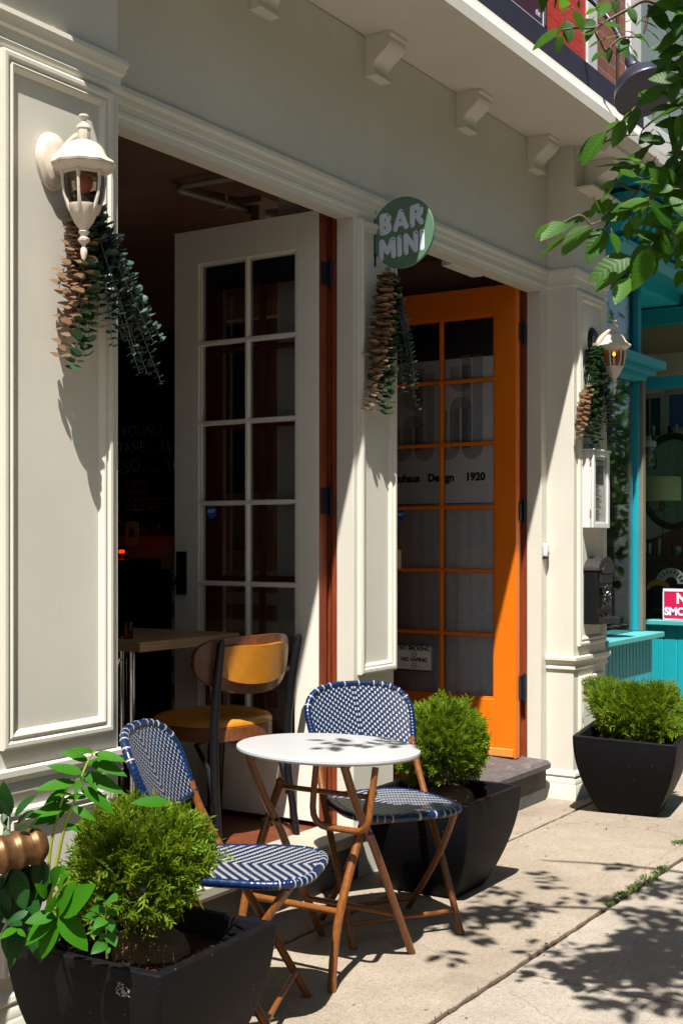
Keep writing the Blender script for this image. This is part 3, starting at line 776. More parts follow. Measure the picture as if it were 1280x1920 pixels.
# ================================================================== LANTERNS
def lantern(loc, lit, label):
    t = thing('wall_lantern', label, 'wall lantern', loc, 'white carriage lanterns on the pilasters')
    x, y, z = 0, -.128, 0     # local axis of the lantern body; z=0 at rim
    lx = MB(); n = 30
    pts = [(.062 * math.copysign(abs(math.cos(a)) ** .8, math.cos(a)) * (1 - .25 * max(0, -math.sin(a))), .03 + .082 * math.sin(a)) for a in [2 * math.pi * k / n for k in range(n)]]
    o = len(lx.v)
    for d, sc in ((0, 1), (-.010, 1), (-.016, .86), (-.022, .80), (-.028, .55)): lx.v += [(p[0] * sc, d, .03 + (p[1] - .03) * sc) for p in pts]
    for k in range(4):
        for j in range(n): a = k * n + j; b = k * n + (j + 1) % n; lx.f.append((a, b, b + n, a + n))
    lx.f.append(tuple(range(4 * n, 5 * n)))
    build('back_plate', lx, IRONWHITE if not lit else BLACKMET, t, local=True, smooth=35)
    a = MB(); a.tube([(0, -.015, .015), (0, -.045, .03), (0, -.075, .066), (0, -.10, .083), (0, -.128, .084)], [.03, .024, .016, .013, .013], 12)
    build('arm', a, IRONWHITE, t, local=True)
    r = MB(); r.lathe([(.087, -.004), (.089, .002), (.086, .008), (.070, .018), (.060, .032), (.052, .048), (.040, .060), (.024, .068), (.016, .070), (.018, .074), (.017, .10), (.020, .104), (.018, .112), (.008, .120), (.005, .126), (.014, .137), (.013, .142), (.001, .144)], (0, y, 0), 40, .035, 10)
    r.lathe([(.085, -.005), (.078, -.012), (.064, -.02), (.06, -.022)], (0, y, 0), 40)
    build('roof', r, IRONWHITE, t, local=True, smooth=35)
    gl = [(.056, -.022), (.057, -.045), (.052, -.085), (.040, -.118), (.030, -.132)]
    r = MB(); r.lathe(gl, (0, y, 0), 32); build('lamp_glass', r, SMOKE, t, local=True)
    rb = MB()
    for k in range(6):
        an = k * math.pi / 3 + .52 + (.5 if lit else 0)
        rb.tube([((rr + .003) * math.cos(an), y + (rr + .003) * math.sin(an), zz) for rr, zz in gl], [.0075, .0045, .0045, .006, .008], 8)
    rb.lathe([(.060, -.020), (.061, -.028), (.057, -.03)], (0, y, 0), 32)
    build('cage', rb, IRONWHITE, t, local=True)
    r = MB(); r.lathe([(.046, -.112), (.045, -.120), (.036, -.138), (.026, -.160), (.014, -.176), (.012, -.182), (.016, -.186), (.010, -.194), (.009, -.200), (.017, -.206), (.016, -.212), (.006, -.222), (.005, -.226), (.009, -.234), (.010, -.245), (.006, -.262), (.001, -.266)], (0, y, 0), 30, .03, 6)
    build('finial', r, IRONWHITE, t, local=True, smooth=35)
    b = MB(); b.lathe([(.001, -.078), (.014, -.074), (.024, -.06), (.026, -.045), (.02, -.03), (.012, -.02)], (0, y, 0), 20)
    if lit:
        b = MB(); b.lathe([(.001, -.055), (.007, -.050), (.009, -.042), (.005, -.034)], (0, y, 0), 12); build('bulb', b, LITBULB, t, local=True)
    else: build('bulb', b, BULB, t, local=True)
    return t
lantern((2.62, -.001, 2.447), False, 'sunlit white carriage lantern with unlit coral bulb above the brown eucalyptus')
lantern((6.70, -.001, 2.458), True, 'white carriage lantern with glowing amber bulb above the menu case')

# ================================================================== EUCALYPTUS BUNCHES
GL1 = leafmat('eucalyptus_leaf', (.02, .05, .042), (.085, .135, .11), .45, .2, .4)
GL2 = leafmat('eucalyptus_leaf_green', (.016, .055, .022), (.055, .115, .035), .45, .2, .4)
BL = leafmat('dried_leaf', (.22, .12, .07), (.42, .28, .17), .6, .25, .3)
LAV = leafmat('lavender_bud', (.16, .11, .20), (.30, .22, .34), .8, .1, .2)
def stem_leaves(sm, lm, a, b, sag, r0, r1, step, lift=.35, start=.08):
    a, b = Vector(a), Vector(b); n = 10
    side = Vector((random.uniform(-1, 1), random.uniform(-1, .2), 0)) * sag
    P = [a.lerp(b, k / n) + side * math.sin(math.pi * k / n) for k in range(n + 1)]
    sm.tube(P, [.0022 - .0012 * k / n for k in range(n + 1)], 5)
    ln = (b - a).length; cnt = int(ln / step); ang = random.random() * 3
    for k in range(cnt + 1):
        tt = start + (1 - start) * k / max(1, cnt); q = tt * n; i = min(n - 1, int(q)); c = P[i].lerp(P[i + 1], q - i)
        d = (P[min(i + 1, n)] - P[i]).normalized(); r = (r0 + (r1 - r0) * tt ** 1.4) * random.uniform(.8, 1.15)
        ang += 1.57 + random.uniform(-.3, .3)
        for s in (0, math.pi):
            o = Vector((math.cos(ang + s), math.sin(ang + s), 0)); o = (o - d * o.dot(d)).normalized()
            up = (-d * (1 - lift * random.random()) + o * random.uniform(-.5, .45) * (lift / .35) + Vector((random.uniform(-.2, .2), random.uniform(-.2, .2), 0)) * (lift / .35)).normalized()
            lm.disc(c + o * r * .95, up, r, random.uniform(.05, .35), 9, random.uniform(.75, 1))
def bunch(label, loc, tie, greens, browns, greens2, lav=(), bstart=.08):
    t = thing('eucalyptus_bunch', label, 'eucalyptus bunch', loc, 'hanging bunches of dried eucalyptus')
    sm = MB(); g1 = MB(); g2 = MB(); br = MB()
    for e in greens: stem_leaves(sm, g1, tie, e, .022, .023, .010, .021)
    for e in greens2: stem_leaves(sm, g2, tie, e, .02, .027, .018, .024)
    for e in browns: stem_leaves(sm, br, tie, e, .015, .026, .017, .021 if bstart < .2 else .034, .2, bstart)
    sm.tube([Vector(tie) + Vector((0, 0, .012)), Vector(tie) + Vector((0, 0, -.05))], [.011, .014], 8)
    build('stems', sm, STEM, t)
    build('blue_green_leaves', g1, GL1, t, smooth=60)
    if g2.v: build('green_leaves', g2, GL2, t, smooth=60)
    if br.v: build('brown_leaves', br, BL, t, smooth=60)
    if lav:
        l = MB()
        for e in lav:
            a = Vector(tie) + Vector((.02, -.02, -.06)); b = Vector(e)
            for k in range(26):
                tt = .25 + .75 * k / 25; c = a.lerp(b, tt) + Vector([random.uniform(-.004, .004) for _ in range(3)])
                l.leaf(c, Vector((random.uniform(-1, 1), random.uniform(-1, 1), -1.2)), Vector((1, .3, .2)), .009, .005, .1, .2, 2)
        build('lavender', l, LAV, t, smooth=0)
    return t
bunch('large hanging bunch of brown and blue-green eucalyptus under the sunlit lantern', (2.66, 0, 2.4), (2.675, -.075, 2.395),
      [(2.97, -.11, 1.875), (2.93, -.09, 1.90), (2.885, -.10, 1.895), (2.84, -.12, 1.95), (2.80, -.07, 1.97), (2.95, -.13, 2.0), (2.86, -.15, 2.06), (2.93, -.07, 2.04), (2.88, -.16, 1.98), (2.90, -.06, 2.12), (2.82, -.10, 2.10), (2.78, -.12, 2.08), (2.86, -.05, 2.0)],
      [(2.60, -.055, 1.915), (2.63, -.06, 2.0), (2.675, -.06, 2.03), (2.71, -.05, 2.05), (2.76, -.045, 2.02), (2.64, -.09, 2.08), (2.60, -.05, 2.10)],
      [(2.64, -.07, 1.885), (2.69, -.06, 1.93), (2.72, -.05, 1.98)])
bunch('shaded bunch of eucalyptus and lavender hanging below the round sign', (4.63, .15, 2.55), (4.64, .085, 2.535),
      [(4.868, .07, 1.965), (4.81, .05, 2.05), (4.75, .07, 2.03), (4.84, .09, 2.10), (4.78, .06, 2.16), (4.88, .08, 2.08)],
      [(4.51, .10, 1.935), (4.545, .09, 2.06), (4.57, .07, 2.12), (4.53, .11, 2.16), (4.58, .09, 2.25)],
      [(4.645, .09, 1.93), (4.60, .10, 1.94), (4.66, .08, 2.02), (4.62, .11, 2.10), (4.69, .07, 2.2), (4.56, .11, 1.97)],
      [(4.735 + .012 * math.sin(k * 2.1), .05 + .012 * math.cos(k * 3.3), 2.27 + .012 * (k % 7)) for k in range(20)])
bunch('dark green eucalyptus bunch hanging behind the lit lantern above the menu case', (6.61, 0, 2.46), (6.625, -.045, 2.46),
      [(6.89, -.06, 1.89), (6.85, -.05, 1.95), (6.82, -.07, 2.0), (6.70, -.06, 1.93), (6.75, -.05, 2.05), (6.87, -.08, 2.05), (6.60, -.085, 1.98), (6.66, -.09, 2.05), (6.56, -.085, 2.02)],
      [(6.44, -.03, 1.94), (6.455, -.03, 2.02)],
      [(6.572, -.06, 1.866), (6.61, -.06, 1.90), (6.53, -.05, 1.91), (6.65, -.05, 1.97), (6.58, -.08, 2.05), (6.63, -.08, 2.15), (6.55, -.08, 1.95), (6.60, -.09, 2.10), (6.52, -.06, 2.0), (6.54, -.07, 2.12)], bstart=.55)

# ================================================================== SIGN
sg = thing('blade_sign', 'round green blade sign reading BAR MINI in bubble letters beside the pier', 'sign', (4.65, .155, 2.687))
n = 64; cy, cz, rr = .017, 2.687, .150
s = MB(); s.prism([(cy + rr * math.cos(2 * math.pi * k / n), cz + rr * math.sin(2 * math.pi * k / n)) for k in range(n)], 'x', 4.644, 4.656)
build('disc', s, GREENSIGN, sg, bevel=.002)
s = MB(); s.loop_tube([(4.65, cy + (rr + .003) * math.cos(2 * math.pi * k / n), cz + (rr + .003) * math.sin(2 * math.pi * k / n)) for k in range(n // 4, 3 * n // 4)] + [(4.65, cy + (rr + .004) * math.cos(2 * math.pi * k / n), cz + (rr + .004) * math.sin(2 * math.pi * k / n)) for k in range(3 * n // 4, n // 4, -1)], .001, 4)
s = MB(); s.box(4.642, 4.658, .150, .172, 2.60, 2.77); s.tube([(4.65, .155, 2.56), (4.65, .155, 2.80)], .006, 8)
build('bracket', s, BLACKMET, sg, bevel=.002)
STROKES = [[(305, 400), (305, 645)], [(305, 400), (370, 396), (412, 430), (400, 485), (345, 505)], [(345, 515), (415, 545), (420, 605), (370, 645), (305, 645)], [(330, 440), (340, 600)], [(365, 440), (350, 480)], [(365, 560), (370, 605)],
           [(590, 372), (508, 622)], [(590, 372), (674, 602)], [(560, 480), (555, 550), (630, 545), (610, 470), (590, 430)], [(765, 350), (765, 592)], [(765, 345), (845, 332), (893, 378), (880, 440), (815, 468), (775, 468)], [(790, 380), (840, 385), (830, 430), (790, 430)], [(825, 460), (900, 572)],
           [(297, 790), (297, 1035)], [(310, 785), (388, 955), (465, 770)], [(475, 770), (485, 1010)], [(385, 900), (390, 945)], [(572, 758), (574, 1000)], [(665, 745), (671, 990)], [(672, 745), (815, 968)], [(815, 725), (815, 968)], [(908, 715), (911, 958)]]
lm = MB(); K = 41 / 532 * .15
for st_ in STROKES:
    P2 = [Vector((0, cy - (x - 614) / 466 * .15, cz + (683 - y) / 532 * .15)) for x, y in st_]
    P3 = []
    for i in range(len(P2) - 1):
        for j in range(5): P3.append(P2[i].lerp(P2[i + 1], j / 5))
    P3.append(P2[-1]); d0 = (P3[0] - P3[1]).normalized(); d1 = (P3[-1] - P3[-2]).normalized()
    a0 = [P3[0] + d0 * K * q for q in (1.0, .94, .75, .45)]; a1 = [P3[-1] + d1 * K * q for q in (.45, .75, .94, 1.0)]
    rr_ = [K * q for q in (.02, .34, .66, .89)]
    lm.tube(a0 + P3 + a1, rr_ + [K] * len(P3) + rr_[::-1], 14)
lm.v = [(4.6435 + x * .12, y, z) for x, y, z in lm.v]
build('lettering', lm, SIGNLET, sg, smooth=60)
dm = MB()
def sp(x, y): return cy - (x - 614) / 466 * .15, cz + (683 - y) / 532 * .15
for x, y, r_ in ((303, 648, 10), (492, 625, 10), (752, 597, 11), (290, 1038, 10), (657, 997, 10), (358, 460, 13), (358, 575, 15), (823, 408, 17), (590, 497, 13)):
    b, c = sp(x, y); m2 = 12; q = r_ / 532 * .15; dm.prism([(b + q * math.cos(6.283 * k / m2), c + q * math.sin(6.283 * k / m2)) for k in range(m2)], 'x', 4.6405, 4.6415)
for x, y in ((405, 397), (610, 365), (890, 338), (480, 765), (590, 745), (825, 715), (922, 703)):
    pts = []
    for k in range(6):
        b, c = sp(x - 20 + 8 * k, y - 12 + 4 * k + 1.2 * k * k * .4); pts.append((4.6412, b, c))
    dm.tube(pts, [.0006, .0016, .0022, .0024, .002, .001], 6)
build('letter_highlight', dm, SIGNDOT, sg, smooth=0)

# ================================================================== MENU BOX, MAILBOX, BELL
mb_ = thing('menu_box', 'white wooden menu display case hung above the black mailbox', 'menu box', (6.67, 0, 1.46))
s = MB(); s.box(6.554, 6.79, -.052, -.001, 1.461, 1.880); build('case', s, WHITE, mb_, bevel=.003)
s = MB()
s.box(6.554, 6.582, -.070, -.053, 1.461, 1.880); s.box(6.762, 6.79, -.070, -.053, 1.461, 1.880)
s.box(6.582, 6.762, -.070, -.053, 1.461, 1.49); s.box(6.582, 6.762, -.070, -.053, 1.85, 1.880); s.box(6.54, 6.80, -.076, -.001, 1.8805, 1.892)
build('case_frame', s, WHITE, mb_, bevel=.003)
s = MB(); s.box(6.583, 6.761, -.054, -.0525, 1.491, 1.849); pg = build('menu_sheet', s, PAPER, mb_, smooth=0)
s = MB(); s.box(6.60, 6.735, -.0552, -.0545, 1.70, 1.835); build('menu_header', s, flat('menu_dark', (.05, .045, .05), .6), mb_, smooth=0)
tm = xf(text_mb('BAR MINI', .034, .0003, .0008), place(6.668, -.0556, 1.812, '-y')); build('menu_lettering', tm, WHT, mb_, smooth=0)
s = MB()
for k in range(26):
    z = 1.69 - k * .0074
    if k % 9 == 8: continue
    x0 = 6.605; x1 = x0 + random.uniform(.05, .11)
    if k % 9 == 0: s.box(x0 + .02, x1 - .01, -.0552, -.0546, z - .002, z + .003)
    else: s.box(x0, x1, -.0552, -.0546, z, z + .0018)
build('menu_text', s, INK, mb_, smooth=0)
s = MB(); s.box(6.584, 6.760, -.064, -.062, 1.492, 1.848); build('pane', s, glassmat('thin_glass', (1, 1, 1), .05, .35), mb_, smooth=0)
RUST = flat('rusty_hinge', (.25, .09, .04), .6)
for z in (1.52, 1.80):
    s = MB(); s.box(6.551, 6.555, -.056, -.048, z, z + .04); build('hinge', s, RUST, mb_)
ml = thing('mailbox', 'black cast iron mailbox with embossed relief below the white menu case', 'mailbox', (6.69, 0, .93))
s = MB(); s.box(6.577, 6.81, -.078, -.001, .935, 1.225); build('body', s, BLACKMET, ml, bevel=.006)
s = MB(); n = 16
s.prism([(-.001, 1.226)] + [(-.082 * math.sin(k / n * math.pi / 2) if False else -.04 - .046 * math.cos(math.pi * k / n), 1.228 + .075 * math.sin(math.pi * k / n) * (1 if k < n else 1)) for k in range(n, -1, -1)][::-1], 'x', 6.572, 6.815)
s2 = MB(); pts = [(6.693 + .121 * math.cos(math.pi * k / 20), 1.226 + .078 * math.sin(math.pi * k / 20)) for k in range(21)]
s2.prism(pts, 'y', -.090, -.001)
build('lid', s2, flat('dusty_black', (.022, .020, .018), .6, 0, .3, .4, 50), ml, smooth=40, bevel=.004)
s = MB()
s.prism([(6.693 + .075 * math.cos(math.pi * k / 16), 1.215 + .055 * math.sin(math.pi * k / 16)) for k in range(17)], 'y', -.100, -.0905)
for (x0, x1, z0, z1) in ((6.60, 6.79, 1.165, 1.205), (6.61, 6.78, 1.135, 1.145), (6.62, 6.77, 1.02, 1.028), (6.645, 6.74, 1.03, 1.14)): s.box(x0, x1, -.088, -.0785, z0, z1)
for k in range(26):
    x, z = 6.693 + random.uniform(-.06, .06), random.uniform(1.03, 1.14); r_ = random.uniform(.006, .013)
    s.tube([(x, -.088, z), (x + random.uniform(-.015, .015), -.094, z + random.uniform(-.02, .02))], [r_, r_ * .4], 7)
s.tube([(6.693 - .05 + .1 * k / 10, -.084, .99 - .03 * math.sin(math.pi * k / 10)) for k in range(11)], [.004 + .008 * math.sin(math.pi * k / 10) for k in range(11)], 8)
s.box(6.59, 6.80, -.105, -.0785, .937, .965); s.box(6.60, 6.79, -.112, -.0785, .9655, .975)
build('relief', s, flat('glossy_black', (.016, .015, .015), .25, 0, .7), ml, smooth=35, bevel=.0015)
db = thing('doorbell', 'small white and grey doorbell button on the jamb beside the orange door', 'doorbell', (6.395, .155, 1.34))
s = MB(); s.box(6.385, 6.42, .128, .1545, 1.305, 1.375); build('housing', s, WHITE, db, bevel=.006)
s = MB(); s.box(6.382, 6.423, .132, .1545, 1.293, 1.3045); build('mount', s, BLACKMET, db, bevel=.003)
s = MB(); s.tube([(6.4025, .128, 1.325), (6.4025, .126, 1.325)], .010, 14); build('button', s, flat('bell_grey', (.2, .2, .2), .3), db)

# ================================================================== PLANTERS AND SHRUBS
PA, PB, PH = .49, .262, .394
def planter(loc, rz, label):
    t = thing('planter', label, 'planter', loc, 'square black tapered planters', rz)
    m = MB(); cr = 4
    def ring(w, z):
        r = .012; pts = []
        for cx, cy, a0 in ((1, 1, 0), (-1, 1, 90), (-1, -1, 180), (1, -1, 270)):
            for k in range(cr + 1):
                a = R(a0 + 90 * k / cr); pts.append((cx * (w / 2 - r) + r * math.cos(a), cy * (w / 2 - r) + r * math.sin(a), z))
        return pts
    rings = []
    for k in range(15):
        tt = k / 14; rings.append(ring(PB + (PA - PB) * (1 - (1 - tt) ** 1.85), PH * tt))
    rings[0] = ring(PB - .01, 0)
    rings.append(ring(PA - .006, PH + .003)); rings.append(ring(PA - .05, PH + .003)); rings.append(ring(PA - .058, PH - .006))
    rings.append(ring(PA - .075, PH - .08)); 
    n = len(rings[0]); 
    for rg in rings: m.v += rg
    for k in range(len(rings) - 1):
        for j in range(n): a = k * n + j; b = k * n + (j + 1) % n; m.f.append((a, b, b + n, a + n))
    m.f.append(tuple(range(n))[::-1]); m.f.append(tuple(range((len(rings) - 1) * n, len(rings) * n)))
    build('pot', m, PLANT, t, smooth=30, local=True)
    s = MB(); g = 22; w = PA - .066
    for i in range(g + 1):
        for j in range(g + 1):
            x, y = (i / g - .5) * w, (j / g - .5) * w
            s.v.append((x, y, PH - .062 + .02 * math.exp(-(x * x + y * y) / .02) + random.uniform(-.007, .007)))
    for i in range(g):
        for j in range(g): a = i * (g + 1) + j; s.f.append((a, a + 1, a + g + 2, a + g + 1))
    build('soil', s, SOIL, t, smooth=0, local=True)
    return t
planter((2.471, -.486, 0), .038, 'black square planter with a white scuff on its side, holding the tall weed')
planter((4.535, -.225, 0), .012, 'black square planter behind the far bistro chair, in front of the orange door')
pq = planter((6.385, -.345, -.004), .15, 'black square planter standing before the turquoise shop panel'); pq.scale = (1.06, 1.06, 1.03); pq.rotation_euler = (R(2), R(-2), .15)
SC = bpy.data.objects['planter']; s = MB(); rs = random.Random(2)
for k in range(46):
    a = rs.random() * 6.28; d = rs.random() ** .7; y0 = -.135 + .021 * d * math.cos(a); z0 = .345 + .017 * d * math.sin(a)
    xs_ = lambda z: -(PB + (PA - PB) * (1 - (1 - z / PH) ** 1.85)) / 2 - .0008
    y1, z1 = y0 + rs.uniform(-.010, .010), z0 + rs.uniform(-.008, .008)
    s.tube([(xs_(z0), y0, z0), (xs_(z1), y1, z1)], rs.uniform(.0006, .0016), 5)
sc_o = build('scuff_mark', s, flat('pale_scuff', (.22, .22, .21), .8), SC, local=True, label='pale scuff scraped into the black side'); sc_o['kind'] = 'stuff'
SHL = leafmat('thuja_sprig', (.030, .09, .005), (.22, .30, .012), .6, .35, .15, (.16, .08, .03))
SHW = wood('thuja_twig', (.05, .025, .012), (.14, .075, .04), (20, 20, 20), 5, .9)
def shrub(label, c, rx, rz, seed, n=2100):
    rnd = random.Random(seed)
    t = thing('shrub', label, 'shrub', (c[0], c[1], PH - .06), 'clipped evergreen shrubs in the planters')
    m = MB(); tw = MB(); C = Vector(c)
    bumps = [(Vector((rnd.gauss(0, 1), rnd.gauss(0, 1), rnd.gauss(0, 1))).normalized(), rnd.uniform(-.18, .15)) for _ in range(30)]
    for k in range(n):
        while True:
            d = Vector((rnd.gauss(0, 1), rnd.gauss(0, 1), rnd.gauss(0, 1)))
            if d.length > .1: break
        d.normalize()
        if d.z < -.75: continue
        f = 1 + sum(h * max(0, d.dot(b) - .72) * 4.6 for b, h in bumps)
        dep = rnd.random() ** 1.4 * .5
        p = C + Vector((d.x * rx, d.y * rx, d.z * rz)) * (f * (1 - dep) - .06)
        o = (Vector((d.x, d.y, d.z * 1.1 + .35)) + Vector((rnd.gauss(0, .35), rnd.gauss(0, .35), rnd.gauss(0, .35)))).normalized()
        up = Vector((rnd.gauss(0, 1), rnd.gauss(0, 1), rnd.gauss(0, .5))); up = (up - o * up.dot(o)).normalized(); w = o.cross(up)
        ln = rnd.uniform(.026, .05) * (1.6 if rnd.random() < .02 else 1) * (1 + .25 * (rx > .22))
        def blade(a, dd, l_, ww):
            e = a + dd * l_; sd = dd.cross(up).normalized() * ww
            m.add([a - sd * .6, a + sd * .6, a + dd * l_ * .6 + sd, e, a + dd * l_ * .6 - sd], [(0, 1, 2, 3, 4)])
        blade(p, o, ln, .0028)
        for j in range(5):
            q = p + o * ln * (.12 + .17 * j); sgn = 1 if j % 2 else -1
            dd = (o * .8 + w * sgn * .75 + up * rnd.uniform(-.3, .3)).normalized()
            blade(q, dd, ln * rnd.uniform(.35, .55), .0026)
            if j < 3: blade(q + dd * ln * .2, (dd + o * .8).normalized(), ln * .28, .0022)
    for k in range(26):
        a = rnd.random() * 6.28; zz = rnd.uniform(-.6, .8); e = C + Vector((rx * .75 * math.cos(a) * math.cos(zz), rx * .75 * math.sin(a) * math.cos(zz), rz * .75 * math.sin(zz)))
        b = Vector((c[0], c[1], PH - .04)); tw.tube([b, b.lerp(e, .5) + Vector((0, 0, .02)), e], [.006, .0035, .0015], 5)
    build('foliage', m, SHL, t, smooth=0); build('twigs', tw, SHW, t)
    rb = MB(); rb.lathe([(.095, -.02), (.098, .02), (.085, .05), (.05, .07), (.01, .075)], (c[0] + .02, c[1] - .02, PH - .06), 26, .05, 7); build('root_ball', rb, STRAW, t)
    return t
shrub('rounded green shrub growing beside the tall weed in the scuffed planter', (2.462, -.475, .572), .185, .158, 3, 3900)
shrub('rounded green shrub growing in front of the orange door, partly behind a woven chair', (4.56, -.22, .565), .185, .185, 5, 3600)
shrub('low spreading green shrub in front of the turquoise shop panel', (6.45, -.36, .505), .25, .15, 9, 4400)

# ================================================================== WEEDS IN THE LEFT PLANTER
BIGL = leafmat('weed_leaf', (.014, .085, .003), (.036, .155, .004), .55, .34, .12, veins=True)
DKL = leafmat('dark_weed_leaf', (.006, .036, .006), (.016, .075, .010), .42, .22, .25, veins=True)
WST = flat('weed_stem', (.25, .33, .04), .5)
Rt = Vector((.5426, -.84, 0)); Fw = Vector((.84, .5426, 0)); UP = Vector((0, 0, 1))
def wv(r, f, u): return Rt * r + Fw * f + UP * u
wd = thing('tall_weed', 'tall bright green weed with pointed leaves growing beside the shrub in the scuffed planter', 'weed', (2.29, -.40, PH - .06))
st = MB(); lf = MB()
WA=[[2232,-540,891,2185,-513,915],[2212,-560,895,2242,-631,887],[2233,-520,871,2182,-484,904],[2220,-533,874,2238,-631,859],[2203,-532,847,2148,-473,873],[2224,-512,841,2246,-620,809],[2209,-518,812,2234,-607,772],[2195,-517,825,2118,-461,824],[2194,-483,806,2140,-473,788],[2199,-474,804,2153,-428,750],[2204,-497,765,2115,-436,763],[2187,-514,769,2204,-571,745],[2203,-473,749,2131,-436,732],[2197,-476,722,2205,-528,712],[2223,-525,788,2173,-507,797],[2185,-470,732,2159,-457,727],[2224,-510,832,2244,-560,816],[2215,-533,839,2204,-578,814],[2197,-529,833,2158,-553,817],[2211,-480,774,2169,-462,790],[2194,-514,794,2142,-507,814],[2218,-557,899,2174,-579,917],[2332,-686,774,2260,-629,783]]
WB=[[2109,-542,536,2120,-587,624],[2107,-549,543,2116,-644,621],[2104,-542,540,2048,-503,533],[2114,-533,533,2062,-480,475],[2116,-537,534,2084,-507,437],[2106,-550,538,2137,-618,465],[2102,-533,546,2070,-563,596],[2057,-466,509,2010,-464,499],[2056,-466,507,2068,-486,490],[2087,-531,584,2053,-536,622],[2123,-533,596,2126,-565,637],[2113,-564,655,2103,-560,632],[2107,-529,607,2078,-576,659]]
WD=[[2101,-386,745,2071,-408,833],[2102,-410,750,2114,-466,810],[2109,-406,723,2095,-475,777],[2091,-411,750,2047,-423,809],[2100,-458,713,2094,-490,761],[2062,-429,732,2037,-468,675],[2088,-389,758,2074,-411,728],[2083,-437,709,2072,-485,747],[2074,-393,582,2056,-435,647],[2100,-412,629,2067,-386,574],[2074,-444,639,2080,-469,542],[2112,-435,637,2106,-427,523],[2134,-437,638,2129,-464,574],[2138,-444,638,2138,-469,611],[2084,-476,542,2048,-444,523],[2130,-441,545,2102,-436,501],[2145,-454,546,2148,-483,596],[2079,-424,703,2074,-458,723],[2069,-392,615,2070,-430,533],[2125,-457,637,2094,-437,553]]
WD+=[[2097,-433,604,2109,-488,519],[2127,-470,653,2103,-462,553],[2135,-432,581,2108,-399,508],[2137,-397,492,2099,-393,390],[2116,-355,603,2089,-319,499],[2104,-394,625,2093,-441,529],[2124,-470,658,2115,-487,566],[2181,-416,629,2141,-419,558],[2083,-408,667,2105,-449,597],[2162,-370,482,2158,-370,387],[2109,-439,637,2074,-425,525],[2204,-343,607,2217,-372,491],[2116,-452,502,2120,-486,414],[2144,-417,552,2094,-404,496],[2161,-385,568,2163,-389,444],[2161,-419,595,2149,-424,512],[2077,-396,558,2082,-462,486],[2191,-389,554,2155,-365,478],[2167,-320,465,2157,-332,374],[2114,-448,637,2055,-428,582],[2080,-405,504,2034,-338,448],[2116,-372,588,2092,-345,469]]
WS=[[2148,-657,580,2115,-666,599],[2142,-664,583,2117,-714,603],[2152,-654,556,2112,-647,569],[2144,-662,559,2146,-693,554],[2141,-664,541,2099,-672,542],[2151,-655,537,2123,-699,531],[2146,-658,518,2110,-643,530],[2148,-659,518,2161,-685,514],[2157,-649,502,2141,-635,483],[2149,-658,506,2134,-701,496],[2137,-667,490,2091,-674,485],[2156,-646,565,2145,-635,543],[2143,-640,537,2106,-640,558],[2150,-630,531,2124,-629,519],[2141,-645,513,2113,-646,506],[2137,-669,481,2122,-690,475]]
STA=[(2221,-404,433),(2192,-434,534),(2191,-469,667),(2192,-489,732),(2201,-504,776),(2211,-518,833),(2220,-533,874),(2229,-546,899)]
STB=[(2217,-399,433),(2190,-431,534),(2178,-449,654),(2181,-472,745),(2192,-490,808),(2204,-508,833)]
STS=[(2148,-660,449),(2147,-659,519),(2146,-658,580)]
def vm(a): return Vector(a) / 1000
def wleaf(m, a, w, dr, n=7):
    b, t = vm(a[:3]), vm(a[3:]); d = t - b
    m.leaf(b, d, Vector((random.uniform(-.3, .2) - .4, random.uniform(-.3, .2) - .3, random.uniform(.5, 1.0))), d.length, d.length * w * random.uniform(.9, 1.1), dr * random.uniform(.4, 1.3), .2, n)
st.tube(smooth_path([vm(p) for p in STA], 4), [.0055 - .0036 * k / 28 for k in range(29)], 8); st.tube(smooth_path([vm(p) for p in STB], 4), [.005 - .003 * k / 20 for k in range(21)], 8)
for a in WA: wleaf(lf, a, .35, .2)
for a in WB: wleaf(lf, a, .52, .12, 8)
H0 = vm(WB[0][:3]); st.tube([vm(STA[0]), vm(STA[0]).lerp(H0, .5) + Vector((0, 0, .03)), H0], [.005, .004, .003], 7)
build('stems', st, WST, wd); build('leaves', lf, BIGL, wd, smooth=60)
nt_ = thing('seedling', 'small serrated green seedling beside the root ball of the nearest shrub', 'weed', (2.36, -.62, PH - .06))
st = MB(); lf = MB(); st.tube([vm(p) for p in STS], [.003, .0025, .0015], 6)
for a in WS: wleaf(lf, a, .62, .25, 6)
build('stems', st, WST, nt_); build('leaves', lf, leafmat('seedling_leaf', (.02, .10, .008), (.05, .18, .012), .4, .35, .4, veins=True), nt_, smooth=60)
dk = thing('dark_leaved_weed', 'dark glossy leaved weed growing around the bronze pipe at the wall', 'weed', (2.12, -.33, 0))
st = MB(); lf = MB(); b = Vector((2.06, -.30, 0.0)); top = vm(WD[0][:3]); st.tube([b, b.lerp(top, .5) + Vector((0, .02, 0)), top], [.008, .006, .004], 7)
for a in WD: wleaf(lf, a, .42, .12)
build('stems', st, WST, dk); build('leaves', lf, DKL, dk, smooth=60)
